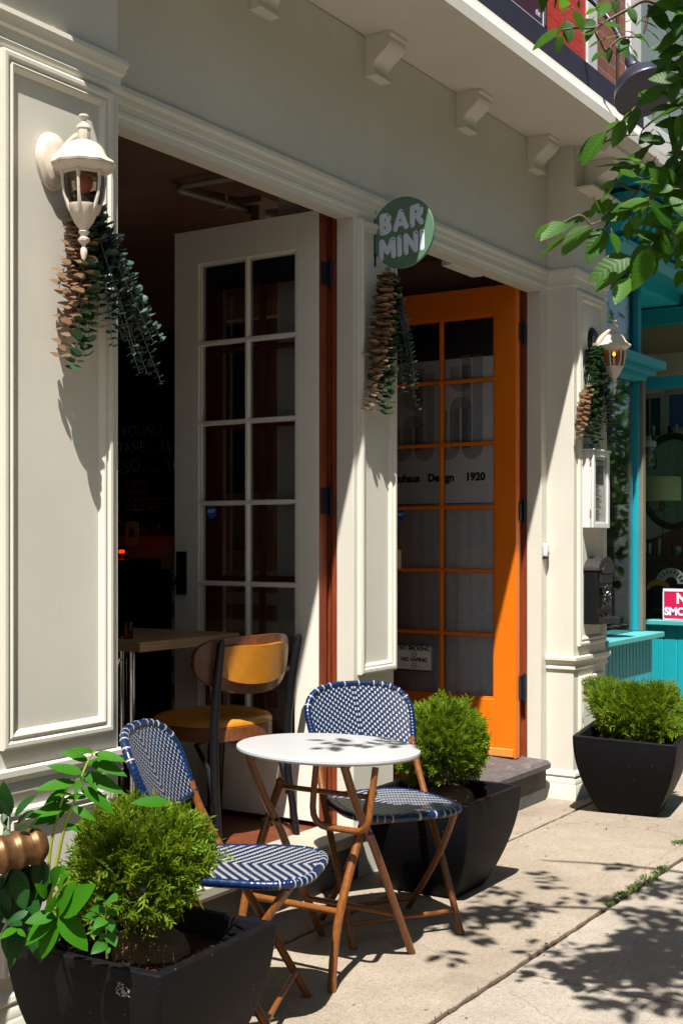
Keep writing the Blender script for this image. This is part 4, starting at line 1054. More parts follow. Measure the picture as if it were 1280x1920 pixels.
# bronze pipe
BRONZE = flat('weathered_bronze', (.13, .062, .022), .45, .55, .5, .55, 40)
pp = thing('standpipe', 'weathered bronze standpipe with ribbed cap sticking out among dark leaves', 'pipe', (2.15, 0, .68))
s = MB(); ax = [Vector((1.75, -.33, .655)) + (Vector((2.135, -.475, .688)) - Vector((1.75, -.33, .655))) * k / 24 for k in range(25)]
rib = []
for k in range(70):
    t_ = k / 69; rib.append(ax[0].lerp(ax[-1], t_))
s.tube(rib, [(.036 if t_ < .45 else .040) + (.006 * max(0, math.sin(t_ * 62)) if t_ > .5 else 0) - (.012 * max(0, t_ - .97) / .03) for t_ in [k / 69 for k in range(70)]], 22)
build('cap', s, BRONZE, pp, smooth=50)
s = MB(); s.tube([(2.28, 0, .70), (2.28, -.03, .70), (2.275, -.035, .70), (2.27, -.09, .70), (2.24, -.11, .70)], [.055, .055, .03, .03, .03], 18); s.tube([(2.24, -.10, .70), (2.0, -.20, .69), (1.78, -.32, .66)], .028, 14)
build('flange', s, flat('pipe_red', (.13, .045, .03), .45, .3), pp, smooth=50)

# ================================================================== BISTRO CHAIRS
def bistro_chair():
    t = thing('bistro_chair', '', 'chair', (0, 0, 0), 'bistro chairs at the round table')
    seat_z = .452
    # seat outline
    ol = []; n = 48
    for k in range(n):
        a = 2 * math.pi * k / n; c, d = math.cos(a), math.sin(a)
        e = .62
        y = .222 * math.copysign(abs(d) ** e, d); x = .20 * math.copysign(abs(c) ** e, c) * (1 + .10 * y / .2)
        ol.append((x, y + .012))
    m = MB(); rings = [(1, .0), (1, .006), (.93, .0095), (.8, .008), (.5, .004), (.2, .002)]
    for sc, z in rings: m.v += [(x * sc, y * sc, seat_z + z) for x, y in ol]
    for k in range(len(rings) - 1):
        for j in range(n): a = k * n + j; b = k * n + (j + 1) % n; m.f.append((a, b, b + n, a + n))
    m.f.append(tuple(range((len(rings) - 1) * n, len(rings) * n)))
    m.v += [(x * .98, y * .98, seat_z - .008) for x, y in ol]; o = len(rings) * n
    for j in range(n): m.f.append((j, o + j, o + (j + 1) % n, (j + 1) % n))
    m.f.append(tuple(range(o, o + n)))
    seat = build('seat', m, WEAVE_SEAT, t, smooth=60, local=True)
    rp = [Vector((x * 1.012, y * 1.012, seat_z - .002)) for x, y in ol]; fine = []
    for k in range(n):
        for j in range(6): fine.append(rp[k].lerp(rp[(k + 1) % n], j / 6))
    r = MB(); r.loop_tube(fine, [.0135 if (k % 3) else .0118 for k in range(len(fine))], 8)
    build('seat_rim', r, NAVY, seat, local=True, smooth=50)
    wr = MB()
    for k in range(len(fine)):
        y = fine[k].y
        if k % 6 == 0 and ((y > .13 and (k // 6) % 2 == 0) or (y > .20 and (k // 6) % 3 != 2)):
            a, b = fine[k], fine[(k + 1) % len(fine)]
            wr.tube([a, a.lerp(b, .9)], .0142, 8)
    build('rim_wrap', wr, STITCH, seat, local=True, smooth=50)
    u = MB(); u.prism([(x * .92, y * .92) for x, y in ol], 'z', seat_z - .022, seat_z - .009)
    build('seat_base', u, RATTAN, seat, local=True)
    # back: panel in its own tilted plane (object coordinates keep the weave upright)
    z0, z1 = .0, .262; bo = []
    for k in range(41):
        a = math.pi * k / 40; c, d = math.cos(a), math.sin(a)
        bo.append((.212 * math.copysign(abs(c) ** .72, c), z1 - .13 + .13 * d ** .85))
    prof = [(.196, z0), (.205, .06)] + bo + [(-.205, .06), (-.196, z0)]
    bowl = lambda x: -.028 * (1 - (x / .21) ** 2)
    bm_ = MB(); nx = 22; nz = 16
    def half(z):
        # half width of the outline at height z
        if z <= .06: return .196 + .009 * z / .06
        if z <= z1 - .13: return .205 + .007 * (z - .06) / (z1 - .19)
        q = min(1, (z - (z1 - .13)) / .13); s_ = q ** (1 / .85); return .212 * max(0, 1 - s_ * s_) ** .36
    for side in (0, 1):
        for j in range(nz + 1):
            z = z0 + (z1 - z0) * (1 - (1 - j / nz) ** 1.8); h = max(half(z), .02)
            for i in range(nx + 1):
                x = (i / nx * 2 - 1) * h; bm_.v.append((x, bowl(x) + (.006 if side else -.006), z))
    q = (nx + 1) * (nz + 1)
    for j in range(nz):
        for i in range(nx):
            a = j * (nx + 1) + i
            bm_.f.append((a, a + 1, a + nx + 2, a + nx + 1)); bm_.f.append((q + a, q + a + nx + 1, q + a + nx + 2, q + a + 1))
    for i in range(nx):
        a = i; bm_.f.append((a, q + a, q + a + 1, a + 1)); a = nz * (nx + 1) + i; bm_.f.append((a, a + 1, q + a + 1, q + a))
    back = build('backrest', bm_, WEAVE_BACK, t, smooth=60, local=True)
    back.location = (0, -.190, .618); back.rotation_euler = (R(24), 0, 0)
    rim = [Vector((x, bowl(x), z)) for x, z in prof]; fine = []
    for k in range(len(rim) - 1):
        d = (rim[k + 1] - rim[k]).length; c = max(1, int(d / .004))
        for j in range(c): fine.append(rim[k].lerp(rim[k + 1], j / c))
    r = MB(); r.tube(fine, [.0135 if (k % 3) else .0118 for k in range(len(fine))], 8)
    r.tube([Vector((-.196 + .392 * k / 16, bowl(-.196 + .392 * k / 16), 0)) for k in range(17)], .008, 8)
    build('back_rim', r, NAVY, back, local=True, smooth=50)
    wr = MB()
    for k in range(0, len(fine) - 1):
        if fine[k].z > .17 and k % 7 == 0 and (abs(fine[k].x) > .10 or k % 14 == 0):
            wr.tube([fine[k], fine[k + 1]], .0142, 8)
    build('rim_wrap', wr, STITCH, back, local=True, smooth=50)
    for sx in (-1, 1):
        p = MB(); p.tube(smooth_path([(sx * .196, -.205, .65), (sx * .198, -.175, .57), (sx * .203, -.105, .44), (sx * .207, .02, .24), (sx * .208, .165, 0)], 5), .0125, 12)
        p.lathe([(.0132, 0), (.0132, .012)], (sx * .208, .160, 0), 12)
        build('leg', p, RATTAN, t, local=True, smooth=50)
        p = MB(); p.tube(smooth_path([(sx * .176, .175, .435), (sx * .176, .07, .28), (sx * .176, -.10, .10), (sx * .176, -.20, 0)], 4), .0115, 12)
        build('leg', p, RATTAN, t, local=True, smooth=50)
    for a_, b_, r_ in (((-.20, .125, .075), (.20, .125, .075), .0085), ((-.176, -.155, .05), (.176, -.155, .05), .0085), ((-.195, -.095, .425), (.195, -.095, .425), .008), ((-.176, .16, .425), (.176, .16, .425), .008)):
        p = MB(); p.tube([a_, b_], r_, 10); build('stretcher', p, RATTAN, t, local=True)
    for sx in (-1, 1):
        p = MB(); p.tube([(sx * .165, .0, .225), (sx * .222, .0, .225)], .005, 8); build('bolt', p, BLACKMET, t, local=True)
    return t
def copy_tree(o, parent=None):
    c = o.copy(); COL.objects.link(c)
    if parent: c.parent = parent; c.matrix_parent_inverse = o.matrix_parent_inverse.copy()
    for ch in list(o.children): copy_tree(ch, c)
    return c
def heading(fx, fy): return math.atan2(fy, fx) - math.pi / 2
ch2 = bistro_chair(); ch2['label'] = 'navy and white woven bistro chair behind the round table, next to the orange door planter'
ch1 = copy_tree(ch2); ch1['label'] = 'navy and white woven bistro chair between the nearest shrub and the table, turned sideways'
ch2.location = (3.955, -.325, 0); ch2.rotation_euler = (0, 0, heading(-.56, -.83))
ch1.location = (2.975, -.405, 0); ch1.rotation_euler = (0, 0, heading(.40, -.917))

# ================================================================== BISTRO TABLE
bt = thing('bistro_table', 'round white topped folding bistro table with brown rattan legs', 'table', (3.514, -.36, 0))
m = MB(); m.lathe([(.285, -.018), (.298, -.016), (.303, -.009), (.302, -.002), (.297, .001), (.285, .002), (.15, .002), (.01, .002)], (0, 0, 0), 72)
top = build('tabletop', m, TABLETOP, bt, local=True, smooth=35)
top.location = (0, 0, .718); top.rotation_euler = (R(1.4), R(1.6), 0)
def tw_(x, y, z): return (x - 3.514, y + .36, z)
for yy in (-.175, .19):
    p = MB(); p.tube(smooth_path([(-.18, yy, .700), (-.10, yy, .55), (0.0, yy, .41), (.13, yy, .19), (.245, yy, 0)], 5), .0135, 12)
    build('leg', p, RATTAN, bt, local=True, smooth=50)
    y2 = yy + .026
    p = MB(); p.tube(smooth_path([(.03, y2, .572), (-.06, y2, .43), (-.155, y2, .25), (-.195, y2, .12), (-.208, y2, 0)], 5), .014, 12)
    p.lathe([(.001, .016), (.012, .012), (.016, .004), (.016, -.006), (.013, -.01)], (.03, y2, .574), 12)
    build('leg', p, RATTAN, bt, local=True, smooth=50)
    p = MB(); p.tube([(-.045, yy - .02, .463), (-.045, y2 + .02, .463)], .006, 8); build('pivot', p, BLACKMET, bt, local=True)
u = MB()
arc = [tw_(3.385, -.40, .70), tw_(3.375, -.395, .60), tw_(3.37, -.395, .55)] + [tw_(3.37, -.445 + .05 * math.cos(a), .54 - .05 * math.sin(a)) for a in [math.pi / 2 * k / 5 for k in range(1, 6)]]
arc += [tw_(3.37, -.555 - .05 * math.sin(a), .54 - .05 * math.cos(a)) for a in [math.pi / 2 * k / 5 for k in range(6)]] + [tw_(3.385, -.605, .60), tw_(3.40, -.61, .69)]
u.tube(arc, .0105, 12); build('latch_frame', u, RATTAN, bt, local=True, smooth=50)
p = MB(); p.tube([(-.163, -.15, .235), (-.163, .215, .235)], .011, 10); build('stretcher', p, RATTAN, bt, local=True)
for a_, b_, r_ in (((.150, -.175, .155), (.150, .19, .155), .010), ((-.14, -.17, .69), (-.14, .19, .69), .009), ((.03, -.15, .56), (.03, .215, .56), .009)):
    p = MB(); p.tube([a_, b_], r_, 10); build('stretcher', p, RATTAN, bt, local=True)

# ================================================================== TURQUOISE SHOP
sh = thing('turquoise_shop', 'turquoise painted shopfront with glazed bay and recessed entry', 'shopfront', (8, 0, 0))
s = MB(); 
for k in range(16):
    x0 = 6.912 + k * .0575; s.box(x0 + .002, x0 + .0555, .050, .09, 0, .78)
s.box(6.912, 7.83, .056, .10, 0, .78)
build('bay_panel', s, TURQ, sh, bevel=.004)
s = MB(); s.box(6.912, 7.905, -.005, .24, .782, .815); build('bay_sill', s, TURQL, sh, bevel=.005)
s = MB(); s.box(7.80, 7.86, .13, .20, 2.56, 3.25); s.box(7.832, 7.8515, .14, .20, .816, 2.40); build('bay_post', s, TURQD, sh, bevel=.006)
s = MB(); s.box(7.852, 7.905, .118, .165, .816, 2.46); build('corner_post', s, paint('weathered_post', (.16, .14, .10), .6, .2, 40, .3), sh, bevel=.004)
s = MB(); s.box(6.912, 7.80, .162, .168, .816, 2.42); s.box(6.912, 7.80, .162, .168, 2.52, 3.1); build('pane', s, GLASSG, sh, smooth=0)
s = MB(); s.prism([(.25, 2.475), (.0, 2.475), (.0, 2.525), (.25, 2.56)], 'x', 6.912, 7.95); build('bay_canopy', s, TURQ, sh, smooth=0, bevel=.003)
s = MB(); s.box(6.912, 7.87, .04, .25, 2.435, 2.4745); s.box(6.912, 7.82, .08, .25, 2.40, 2.4345); build('canopy_moulding', s, TURQD, sh, smooth=0, bevel=.003)
s = MB(); s.box(6.912, 7.80, .15, .19, 3.1, 3.5); s.box(6.92, 6.95, .14, .20, .816, 3.1); build('bay_frame', s, TURQD, sh, bevel=.004)
# return pane of the bay (faces the entry)
s = MB(); s.box(7.835, 7.84, .21, 1.3, .816, 3.0); build('pane', s, GLASSG, sh, smooth=0)
# far display window, faces the camera across the entry
XF = 8.75
s = MB()
for k in range(14):
    y0 = -.10 + k * .098; s.box(XF, XF + .05, y0 + .002, y0 + .096, 0, .80)
s.box(XF + .006, XF + .05, -.1, 1.28, 0, .80)
build('entry_panel', s, TURQ, sh, bevel=.004)
s = MB(); s.box(XF - .05, XF + .12, -.12, 1.3, .80, .835); build('entry_sill', s, TURQL, sh, bevel=.005)
s = MB(); s.box(XF, XF + .06, -.1, 1.3, 2.46, 2.54); s.box(XF - .02, XF + .06, -.1, 1.3, 2.90, 3.02); build('transom_bar', s, TURQ, sh, bevel=.005)
s = MB(); s.box(XF + .02, XF + .026, -.08, 1.3, .836, 2.459); s.box(XF + .02, XF + .026, -.08, 1.3, 2.541, 2.899); build('pane', s, GLASSG, sh, smooth=0)
s = MB(); s.box(6.912, 13, .17, 6, 3.03, 3.1); build('entry_ceiling', s, paint('turquoise_ceiling', (.02, .46, .54), .5, .06, 40, .05), sh, smooth=0)
s = MB(); s.box(6.912, 13.0, .05, .22, 3.10, 3.5); build('shop_fascia', s, TURQD, sh, bevel=.004)
# striped scalloped cornice ribs
s = MB(); s.prism([(.05, 3.04), (-.06, 3.04), (-.10, 3.08), (-.10, 3.11), (.05, 3.11)], 'x', 6.912, 13); s.prism([(.05, 3.30), (-.16, 3.30), (-.18, 3.34), (-.18, 3.37), (.05, 3.37)], 'x', 6.95, 13); build('shop_cornice', s, TURQ, sh, smooth=25)
for k in range(30):
    x0 = 6.93 + k * .10; s = MB(); pr = [(.05, 3.11)] + [(.05 - .19 * math.sin(a) ** 1.0, 3.11 + .19 * (1 - math.cos(a))) for a in [math.pi / 2 * j / 6 for j in range(1, 7)]] + [(.05, 3.30)]
    s.prism(pr, 'x', x0, x0 + .055); build('cornice_rib', s, TURQ, sh, smooth=30)
s = MB(); s.box(XF + .02, 13, -.04, .02, 0, 3.5) ; 
s = MB(); s.box(8.78, 13, -.10, -.06, 0, .8); build('front_panel', s, TURQ, sh, smooth=0)
s = MB(); s.box(8.80, 13, -.09, -.084, .84, 3.0); build('pane', s, GLASSG, sh, smooth=0)
# shop interior shell
s = MB(); s.box(6.912, 13, .25, 6, -.01, .06); build('shop_floor', s, DARKWOOD, sh, smooth=0)
s = MB(); s.box(10.3, 10.4, -.05, 6, .06, 3.03); s.box(6.56, 6.9, .45, 6, .06, 3.03); s.box(6.9, 10.3, 3.0, 3.1, .06, 3.03); build('shop_wall', s, paint('shop_wall_cream', (.80, .76, .64), .8, .1, 6), sh, smooth=0)
s = MB(); s.box(XF + .08, 10.29, -.05, 2.95, 2.93, 3.0); build('shop_ceiling', s, paint('shop_ceiling_tan', (.42, .31, .19), .8), sh, smooth=0)
# things in the shop, placed behind the far window (plane x = 9..11.5)
def boxthing(name, label, cat, bx, mat, group=None, bevel=.004):
    q = MB(); q.box(*bx); o = build(name, q, mat, at=((bx[0] + bx[1]) / 2, (bx[2] + bx[3]) / 2, bx[4]), bevel=bevel); tag(o, label, cat, group); return o
SHADE = paint('green_shade', (.40, .46, .22), .8, .06, 200, .2)
lp = thing('drum_lamp', 'wall lamp with wide pale green drum shade inside the turquoise shop window', 'lamp', (9.25, .47, 1.5))
s = MB(); s.lathe([(.135, 1.685), (.138, 1.69), (.138, 1.855), (.135, 1.86), (.132, 1.855), (.132, 1.69)], (9.25, .47, 0), 36); build('lamp_shade', s, SHADE, lp)
s = MB(); s.lathe([(.001, 1.60), (.02, 1.61), (.024, 1.64), (.020, 1.70), (.008, 1.72)], (9.25, .47, 0), 16); s.tube([(9.25, .47, 1.615), (9.24, .62, 1.605), (9.24, .64, 1.60)], .005, 8); s.tube([(9.25, .44, 1.64), (9.25, .42, 1.645)], .006, 8); build('socket', s, flat('old_brass', (.10, .055, .025), .4, .6), lp)
s = MB(); s.tube(smooth_path([(9.25, .46, 1.61), (9.25, .45, 1.56), (9.25, .465, 1.45), (9.25, .462, 1.36)], 5), .003, 6); build('cord', s, INK, lp)
pd = thing('pendant_bulb', 'clear jar pendant bulb with white cap hanging on a long cord in the shop window', 'pendant', (9.2, .545, 2.0))
s = MB(); s.tube([(9.2, .548, 2.93), (9.2, .545, 2.16)], .0022, 6); build('cord', s, flat('pale_cord', (.4, .42, .40), .6), pd)
s = MB(); s.lathe([(.008, 2.16), (.012, 2.13), (.045, 2.125), (.046, 2.085), (.043, 2.083), (.01, 2.083)], (9.2, .545, 0), 24); build('cap', s, WHITE, pd)
s = MB(); s.lathe([(.040, 2.082), (.030, 2.06), (.045, 2.03), (.062, 1.98), (.058, 1.94), (.04, 1.92), (.001, 1.915)], (9.2, .545, 0), 24); build('jar', s, CLEARG, pd)
s = MB(); s.lathe([(.012, 2.08), (.018, 2.03), (.012, 2.0), (.001, 1.99)], (9.2, .545, 0), 12); build('bulb', s, flat('clear_bulb', (.5, .55, .55), .15), pd)
XW = 10.29
def picture(label, y0, y1, z0, z1, mat, fr):
    t = thing('picture', label, 'picture', (XW, (y0 + y1) / 2, z0), 'pictures on the shop wall')
    q = MB(); q.frame(y0, y1, z0, z1, 0, [(0, 0), (0, .02), (.03, .02), (.035, .012), (.035, 0)]); q.v = [(XW + b, a, c) for a, b, c in q.v]
    build('picture_frame', q, fr, t, smooth=0)
    q = MB(); q.box(XW - .004, XW - .001, y0 + .03, y1 - .03, z0 + .03, z1 - .03); build('canvas', q, mat, t, smooth=0)
picture('large dark blue picture in a pale frame behind the pendant cord', .80, 1.12, 2.22, 2.60, flat('dark_blue_print', (.01, .03, .07), .5), flat('pale_frame', (.42, .44, .42), .5))
picture('small bright blue picture near the right edge of the shop window', .55, .80, 2.28, 2.62, flat('blue_print', (.02, .09, .34), .5), flat('pale_frame2', (.38, .40, .38), .5))
sc_ = thing('candle_sconce', 'dark brass wall sconce with candle arms beside the oval mirror', 'sconce', (XW, .78, 2.2))
s = MB(); s.prism([(.76 + .05 * math.cos(a) * (1 if math.sin(a) > 0 else .6), 2.20 + .13 * math.sin(a)) for a in [2 * math.pi * k / 20 for k in range(20)]], 'x', XW - .02, XW - .001); build('back_plate', s, flat('sconce_brass', (.06, .04, .015), .4, .6), sc_)
s = MB()
for dy in (.10, .0, -.09):
    s.tube(smooth_path([(XW - .02, .76, 2.19), (XW - .08, .76 + dy * .6, 2.15), (XW - .10, .76 + dy, 2.20), (XW - .10, .76 + dy, 2.235)], 5), .007, 8); s.lathe([(.004, 0), (.02, .008), (.02, .014)], (XW - .10, .76 + dy, 2.23), 12)
build('arm', s, flat('sconce_brass2', (.06, .04, .015), .4, .6), sc_)
for dy in (.10, .0, -.09):
    s = MB(); s.tube([(XW - .10, .76 + dy, 2.244), (XW - .10, .76 + dy, 2.33)], .011, 10); build('candle_sleeve', s, flat('sleeve', (.42, .42, .38), .5), sc_)
mi = thing('oval_mirror', 'dark framed oval mirror leaning on the shop wall behind the drum shade', 'mirror', (9.9, .62, 1.5))
el = [(9.95 , .62 + .26 * math.cos(2 * math.pi * k / 48), 1.86 + .36 * math.sin(2 * math.pi * k / 48)) for k in range(48)]
s = MB(); s.loop_tube(el, .028, 8); build('mirror_frame', s, flat('mirror_frame_dark', (.012, .014, .014), .4), mi)
s = MB(); s.prism([(b, c) for a, b, c in el], 'x', 9.955, 9.962); build('mirror_glass', s, flat('mirror_silver', (.55, .72, .70), .05, 1.0), mi, smooth=0)
hu = thing('carved_sideboard', 'dark carved wooden sideboard with curved back inside the shop', 'sideboard', (9.5, .7, .06))
s = MB(); s.box(9.40, 9.85, .05, 1.25, .06, 1.24); build('cabinet', s, DARKWOOD, hu, bevel=.006)
s = MB(); s.box(9.36, 9.87, .02, 1.28, 1.241, 1.27); build('shelf', s, DARKWOOD, hu, bevel=.004)
s = MB(); pr = [(.05, 1.271)] + [(.05 + 1.2 * k / 40, 1.33 + .20 * math.exp(-((k / 40 - .38) / .17) ** 2) + .05 * math.cos(k / 40 * 9)) for k in range(41)] + [(1.25, 1.271)]
s.prism(pr, 'x', 9.80, 9.84); build('carved_back', s, WALNUT, hu, bevel=.006)
for k, (y, r_, h, lab) in enumerate(((.62, .035, .10, 'clear stemmed glass at the left end of the sideboard shelf'), (.545, .03, .13, 'tall greenish glass jar on the sideboard shelf'), (.40, .05, .075, 'wide low clear glass bowl on the sideboard shelf'))):
    s = MB(); s.lathe([(r_ * .7, .001), (r_ * .8, .006), (r_, h), (r_ * .9, h), (r_ * .7, .012), (.001, .011)], (9.40, y, 1.271), 20)
    o = build('glass_jar', s, CLEARG, at=(9.40, y, 1.271)); tag(o, lab, 'glass', 'glassware on the sideboard')
fc = thing('fan_gauge', 'white half-round fan shaped dial with black marks above a yellow crescent in the shop window', 'dial', (9.1, .39, 1.0))
ca, cy_, cz_ = 9.12, .36, 1.075
s = MB(); s.prism([(cy_ + .115 * math.cos(math.pi * k / 24), cz_ + .115 * math.sin(math.pi * k / 24)) for k in range(25)] + [(cy_ + .05 * math.cos(math.pi * k / 12), cz_ + .05 * math.sin(math.pi * k / 12)) for k in range(12, -1, -1)], 'x', ca, ca + .01); build('dial', s, WHITE, fc, smooth=0)
s = MB()
for k in range(1, 10):
    a = math.pi * k / 10; c, d = math.cos(a), math.sin(a); s.tube([(ca - .002, cy_ + .075 * c, cz_ + .075 * d), (ca - .002, cy_ + .10 * c, cz_ + .10 * d)], .005, 6)
build('dial_mark', s, INK, fc, smooth=0)
s = MB(); s.prism([(cy_ + .085 + .09 * math.cos(math.pi * k / 20), cz_ - .045 + .075 * math.sin(math.pi * k / 20)) for k in range(21)] + [(cy_ + .085 + .065 * math.cos(math.pi * k / 20), cz_ - .045 + .035 * math.sin(math.pi * k / 20)) for k in range(20, -1, -1)], 'x', ca - .03, ca - .02); build('crescent', s, flat('dial_yellow', (.55, .28, .01), .5), fc, smooth=0)
s = MB(); s.box(ca - .02, ca + .08, cy_ - .12, cy_ + .16, .90, 1.029); build('base', s, BLACKMET, fc, bevel=.01)
ta = thing('display_table', 'dark display table behind the red notice in the shop window', 'table', (9.1, .4, .06))
s = MB(); s.box(8.95, 9.34, .05, 1.1, .86, .8985); build('tabletop', s, DARKWOOD, ta, bevel=.003)
for x, y in ((8.99, .1), (8.99, 1.05), (9.30, .1), (9.30, 1.05)):
    s = MB(); s.box(x - .025, x + .025, y - .025, y + .025, .06, .859); build('leg', s, DARKWOOD, ta, bevel=.003)
wc = thing('bench', 'pale wooden bench back with two rails behind the bay window glass', 'bench', (8.3, .8, .06))
s = MB(); s.box(8.70, 8.73, .72, .95, .9, .92)
for z0, z1 in ((1.10, 1.18), (.985, 1.01)):
    q = MB(); q.box(8.98, 9.0, .56, .86, z0, z1); build('rail', q, wood('bench_wood%d' % int(z0 * 100), (.24, .11, .05), (.42, .22, .10), (3, 3, 20), 6), wc, bevel=.004)
for y in (.565, .855):
    q = MB(); q.box(9.001, 9.03, y - .02, y + .02, .06, 1.18); build('post', q, DARKWOOD, wc, bevel=.004)
bx = boxthing('leaning_board', 'thin white board leaning upright behind the bay window glass', 'board', (9.04, 9.05, .655, .69, 1.20, 1.50), WHITE)
for k, y in enumerate((.70, .60)):
    s = MB(); s.lathe([(.055, 0), (.06, .02), (.058, .20), (.062, .205), (.062, .225), (.05, .23), (.001, .231)], (8.90, y, .75), 24)
    o = build('metal_canister', s, flat('canister%d' % k, (.16, .18, .18), .35, .6), at=(8.9, y, .75)); tag(o, ('left' if k == 0 else 'right') + ' one of two grey metal canisters low in the bay window', 'canister', 'metal canisters in the bay window')
s = MB(); s.box(8.86, 9.0, .50, .80, .06, .749); o = build('canister_plinth', s, DARKWOOD, at=(8.93, .65, .06)); tag(o, 'dark wooden plinth under the metal canisters in the bay', 'plinth')
nb = thing('no_smoking_sign', 'red and white NO SMOKING sign in the shop entry window', 'sign', (8.735, .16, .84))
s = MB(); s.box(8.726, 8.732, -.06, .284, .842, 1.052); build('sign_board', s, flat('sign_red', (.52, .01, .065), .4), nb, smooth=0)
s = MB(); s.box(8.7235, 8.726, -.06, .284, 1.036, 1.056); s.box(8.7235, 8.726, -.06, .284, .838, .846); s.box(8.7235, 8.726, .278, .286, .846, 1.036); build('sign_border', s, WHT, nb, smooth=0)
q = xf(text_mb('NO', .10, .0004, .004), place(8.7245, .112, .985, '-x')); q2 = xf(text_mb('SMOKING', .075, .0004, .0035, spacing=.95), place(8.7245, .112, .895, '-x')); q.add(q2.v, q2.f)
build('sign_lettering', q, WHT, nb, smooth=0)

# ================================================================== BUILDINGS ABOVE
ub = thing('red_painted_building', 'bright red painted brick building above the cornice', 'building', (5, .2, 3.55))
s = MB(); s.box(.2, 6.86, .10, .5, ZS + .052, 9.0); build('wall', s, REDBRICK, ub, smooth=0)
s = MB(); s.box(6.862, 7.0, .085, .5, ZS + .052, 9.0); build('white_pilaster', s, WHITE, ub, bevel=.004)
bb = thing('brown_brick_building', 'brown brick building with white trim beyond the red one', 'building', (9, .2, 3.5))
s = MB(); s.box(7.001, 16, .10, .5, 3.52, 9.0); build('wall', s, BROWNBRICK, bb, smooth=0)
s = MB(); s.box(7.48, 7.66, .06, .099, 3.52, 8.8); s.box(7.66, 9.2, .07, .099, 3.9, 4.05); s.box(8.9, 9.06, .06, .099, 4.05, 8.8); build('window_trim', s, WHITE, bb, bevel=.004)
s = MB(); s.box(7.661, 8.899, .085, .0995, 4.051, 8.8); build('window_panel', s, paint('grey_green_panel', (.20, .25, .24), .6), bb, smooth=0)
s = MB(); s.box(6.95, 16, -.25, .10, 3.40, 3.52); build('ledge', s, TURQD, bb, bevel=.006)
ps = thing('wall_plaque', 'dark maroon plaque with white edge line and number 2828 on the red wall', 'sign', (5.3, .1, 3.9))
s = MB(); s.box(4.5, 6.03, -.015, .099, 3.98, 4.75); build('plaque', s, flat('maroon', (.055, .008, .012), .4), ps, bevel=.003)
s = MB(); s.box(4.51, 6.02, -.0185, -.0155, 3.995, 4.005); s.box(6.005, 6.012, -.0185, -.0155, 4.005, 4.74); build('plaque_border', s, WHT, ps, smooth=0)
q = xf(text_mb('2828', .085, .0004, .002, align='RIGHT'), place(5.96, -.017, 4.165, '-y')); q2 = xf(text_mb('rie', .05, .0004, .001, align='RIGHT'), place(5.97, -.017, 4.05, '-y')); q.add(q2.v, q2.f); build('plaque_lettering', q, WHT, ps, smooth=0)
cb = thing('wall_conduit', 'thin dark conduit running down the red painted wall', 'conduit', (6.5, .1, 3.9))
s = MB(); s.tube([(6.25, .08, 3.9), (6.25, .08, 5.2)], .012, 8); s.tube([(7.32, .08, 3.55), (7.30, .08, 5.0)], .008, 8); build('pipe', s, INK, cb)
# gooseneck barn lamp
gk = thing('barn_lamp', 'dark blue gooseneck barn lamp with open shade over the cornice', 'lamp', (6.04, -.3, 3.8))
GKM = flat('barn_blue', (.02, .026, .045), .35, .2, .5, .2, 30)
ax = Vector((-.30, -.40, -.80)).normalized(); rot = Vector((0, 0, -1)).rotation_difference(ax).to_matrix().to_4x4()
Mx = Matrix.Translation((6.05, -.50, 3.66)) @ rot
s = MB(); s.lathe([(.150, -.115), (.152, -.11), (.150, -.10), (.135, -.05), (.105, -.01), (.06, .02), (.034, .035), (.034, .06), (.040, .062), (.040, .075), (.032, .078), (.030, .13), (.022, .15), (.001, .152)], (0, 0, 0), 40); xf(s, Mx); build('shade', s, GKM, gk, smooth=35)
s = MB(); s.lathe([(.147, -.114), (.132, -.055), (.10, -.018), (.05, .01), (.001, .012)], (0, 0, 0), 40); xf(s, Mx); build('shade_lining', s, flat('shade_white', (.55, .52, .46), .5), gk)
top_ = Mx @ Vector((0, 0, .14))
s = MB(); s.tube(smooth_path([top_, top_ - ax * .15, top_ - ax * .30 + Vector((0, .04, .04)), (6.17, -.15, 4.20), (6.17, .0, 4.22), (6.17, .09, 4.22)], 6), .014, 10); build('gooseneck', s, GKM, gk)

# ================================================================== TREE
TL = leafmat('tree_leaf', (.013, .065, .006), (.065, .17, .010), .45, .5, .25, veins=True)
tr_ = thing('street_tree', 'leafy street tree whose branches hang in front of the cornice and turquoise shop', 'tree', (3.5, -3.3, 0))
s = MB(); s.tube(smooth_path([(3.5, -3.35, -.05), (3.52, -3.3, 1.2), (3.46, -3.2, 2.3), (3.3, -2.95, 3.2), (3.1, -2.7, 4.4)], 5), [.13 - .07 * k / 20 for k in range(21)], 12); build('trunk', s, BARK, tr_, smooth=60)
br = MB(); lf = MB(); rnd = random.Random(21)
def twig(pts, r0=.010, r1=.0025, leaves=9, size=.085, spread=1.0):
    P = smooth_path(pts, 5); m = len(P); br.tube(P, [r0 + (r1 - r0) * k / (m - 1) for k in range(m)], 7)
    for k in range(leaves):
        q = .18 + .82 * k / max(1, leaves - 1); i = min(m - 2, int(q * (m - 1))); c = P[i].lerp(P[i + 1], q * (m - 1) - i); d = (P[i + 1] - P[i]).normalized()
        sgn = 1 if k % 2 else -1; sd = d.cross(UP).normalized() * sgn
        if k == leaves - 1: sd = sd * .1
        dr = (d * .7 + sd * spread + Vector((rnd.uniform(-.3, .3), rnd.uniform(-.3, .3), rnd.uniform(-.75, .15)))).normalized()
        up = Vector((rnd.uniform(-.5, .5), rnd.uniform(-.5, .5), 1)); ln = size * rnd.uniform(.75, 1.2)
        br.tube([c, c + dr * .012], .0011, 5)
        lf.leaf(c + dr * .012, dr, up, ln, ln * rnd.uniform(.5, .6), rnd.uniform(.1, .35), .16, 6)
def V(*p): return [Vector(q) for q in p]
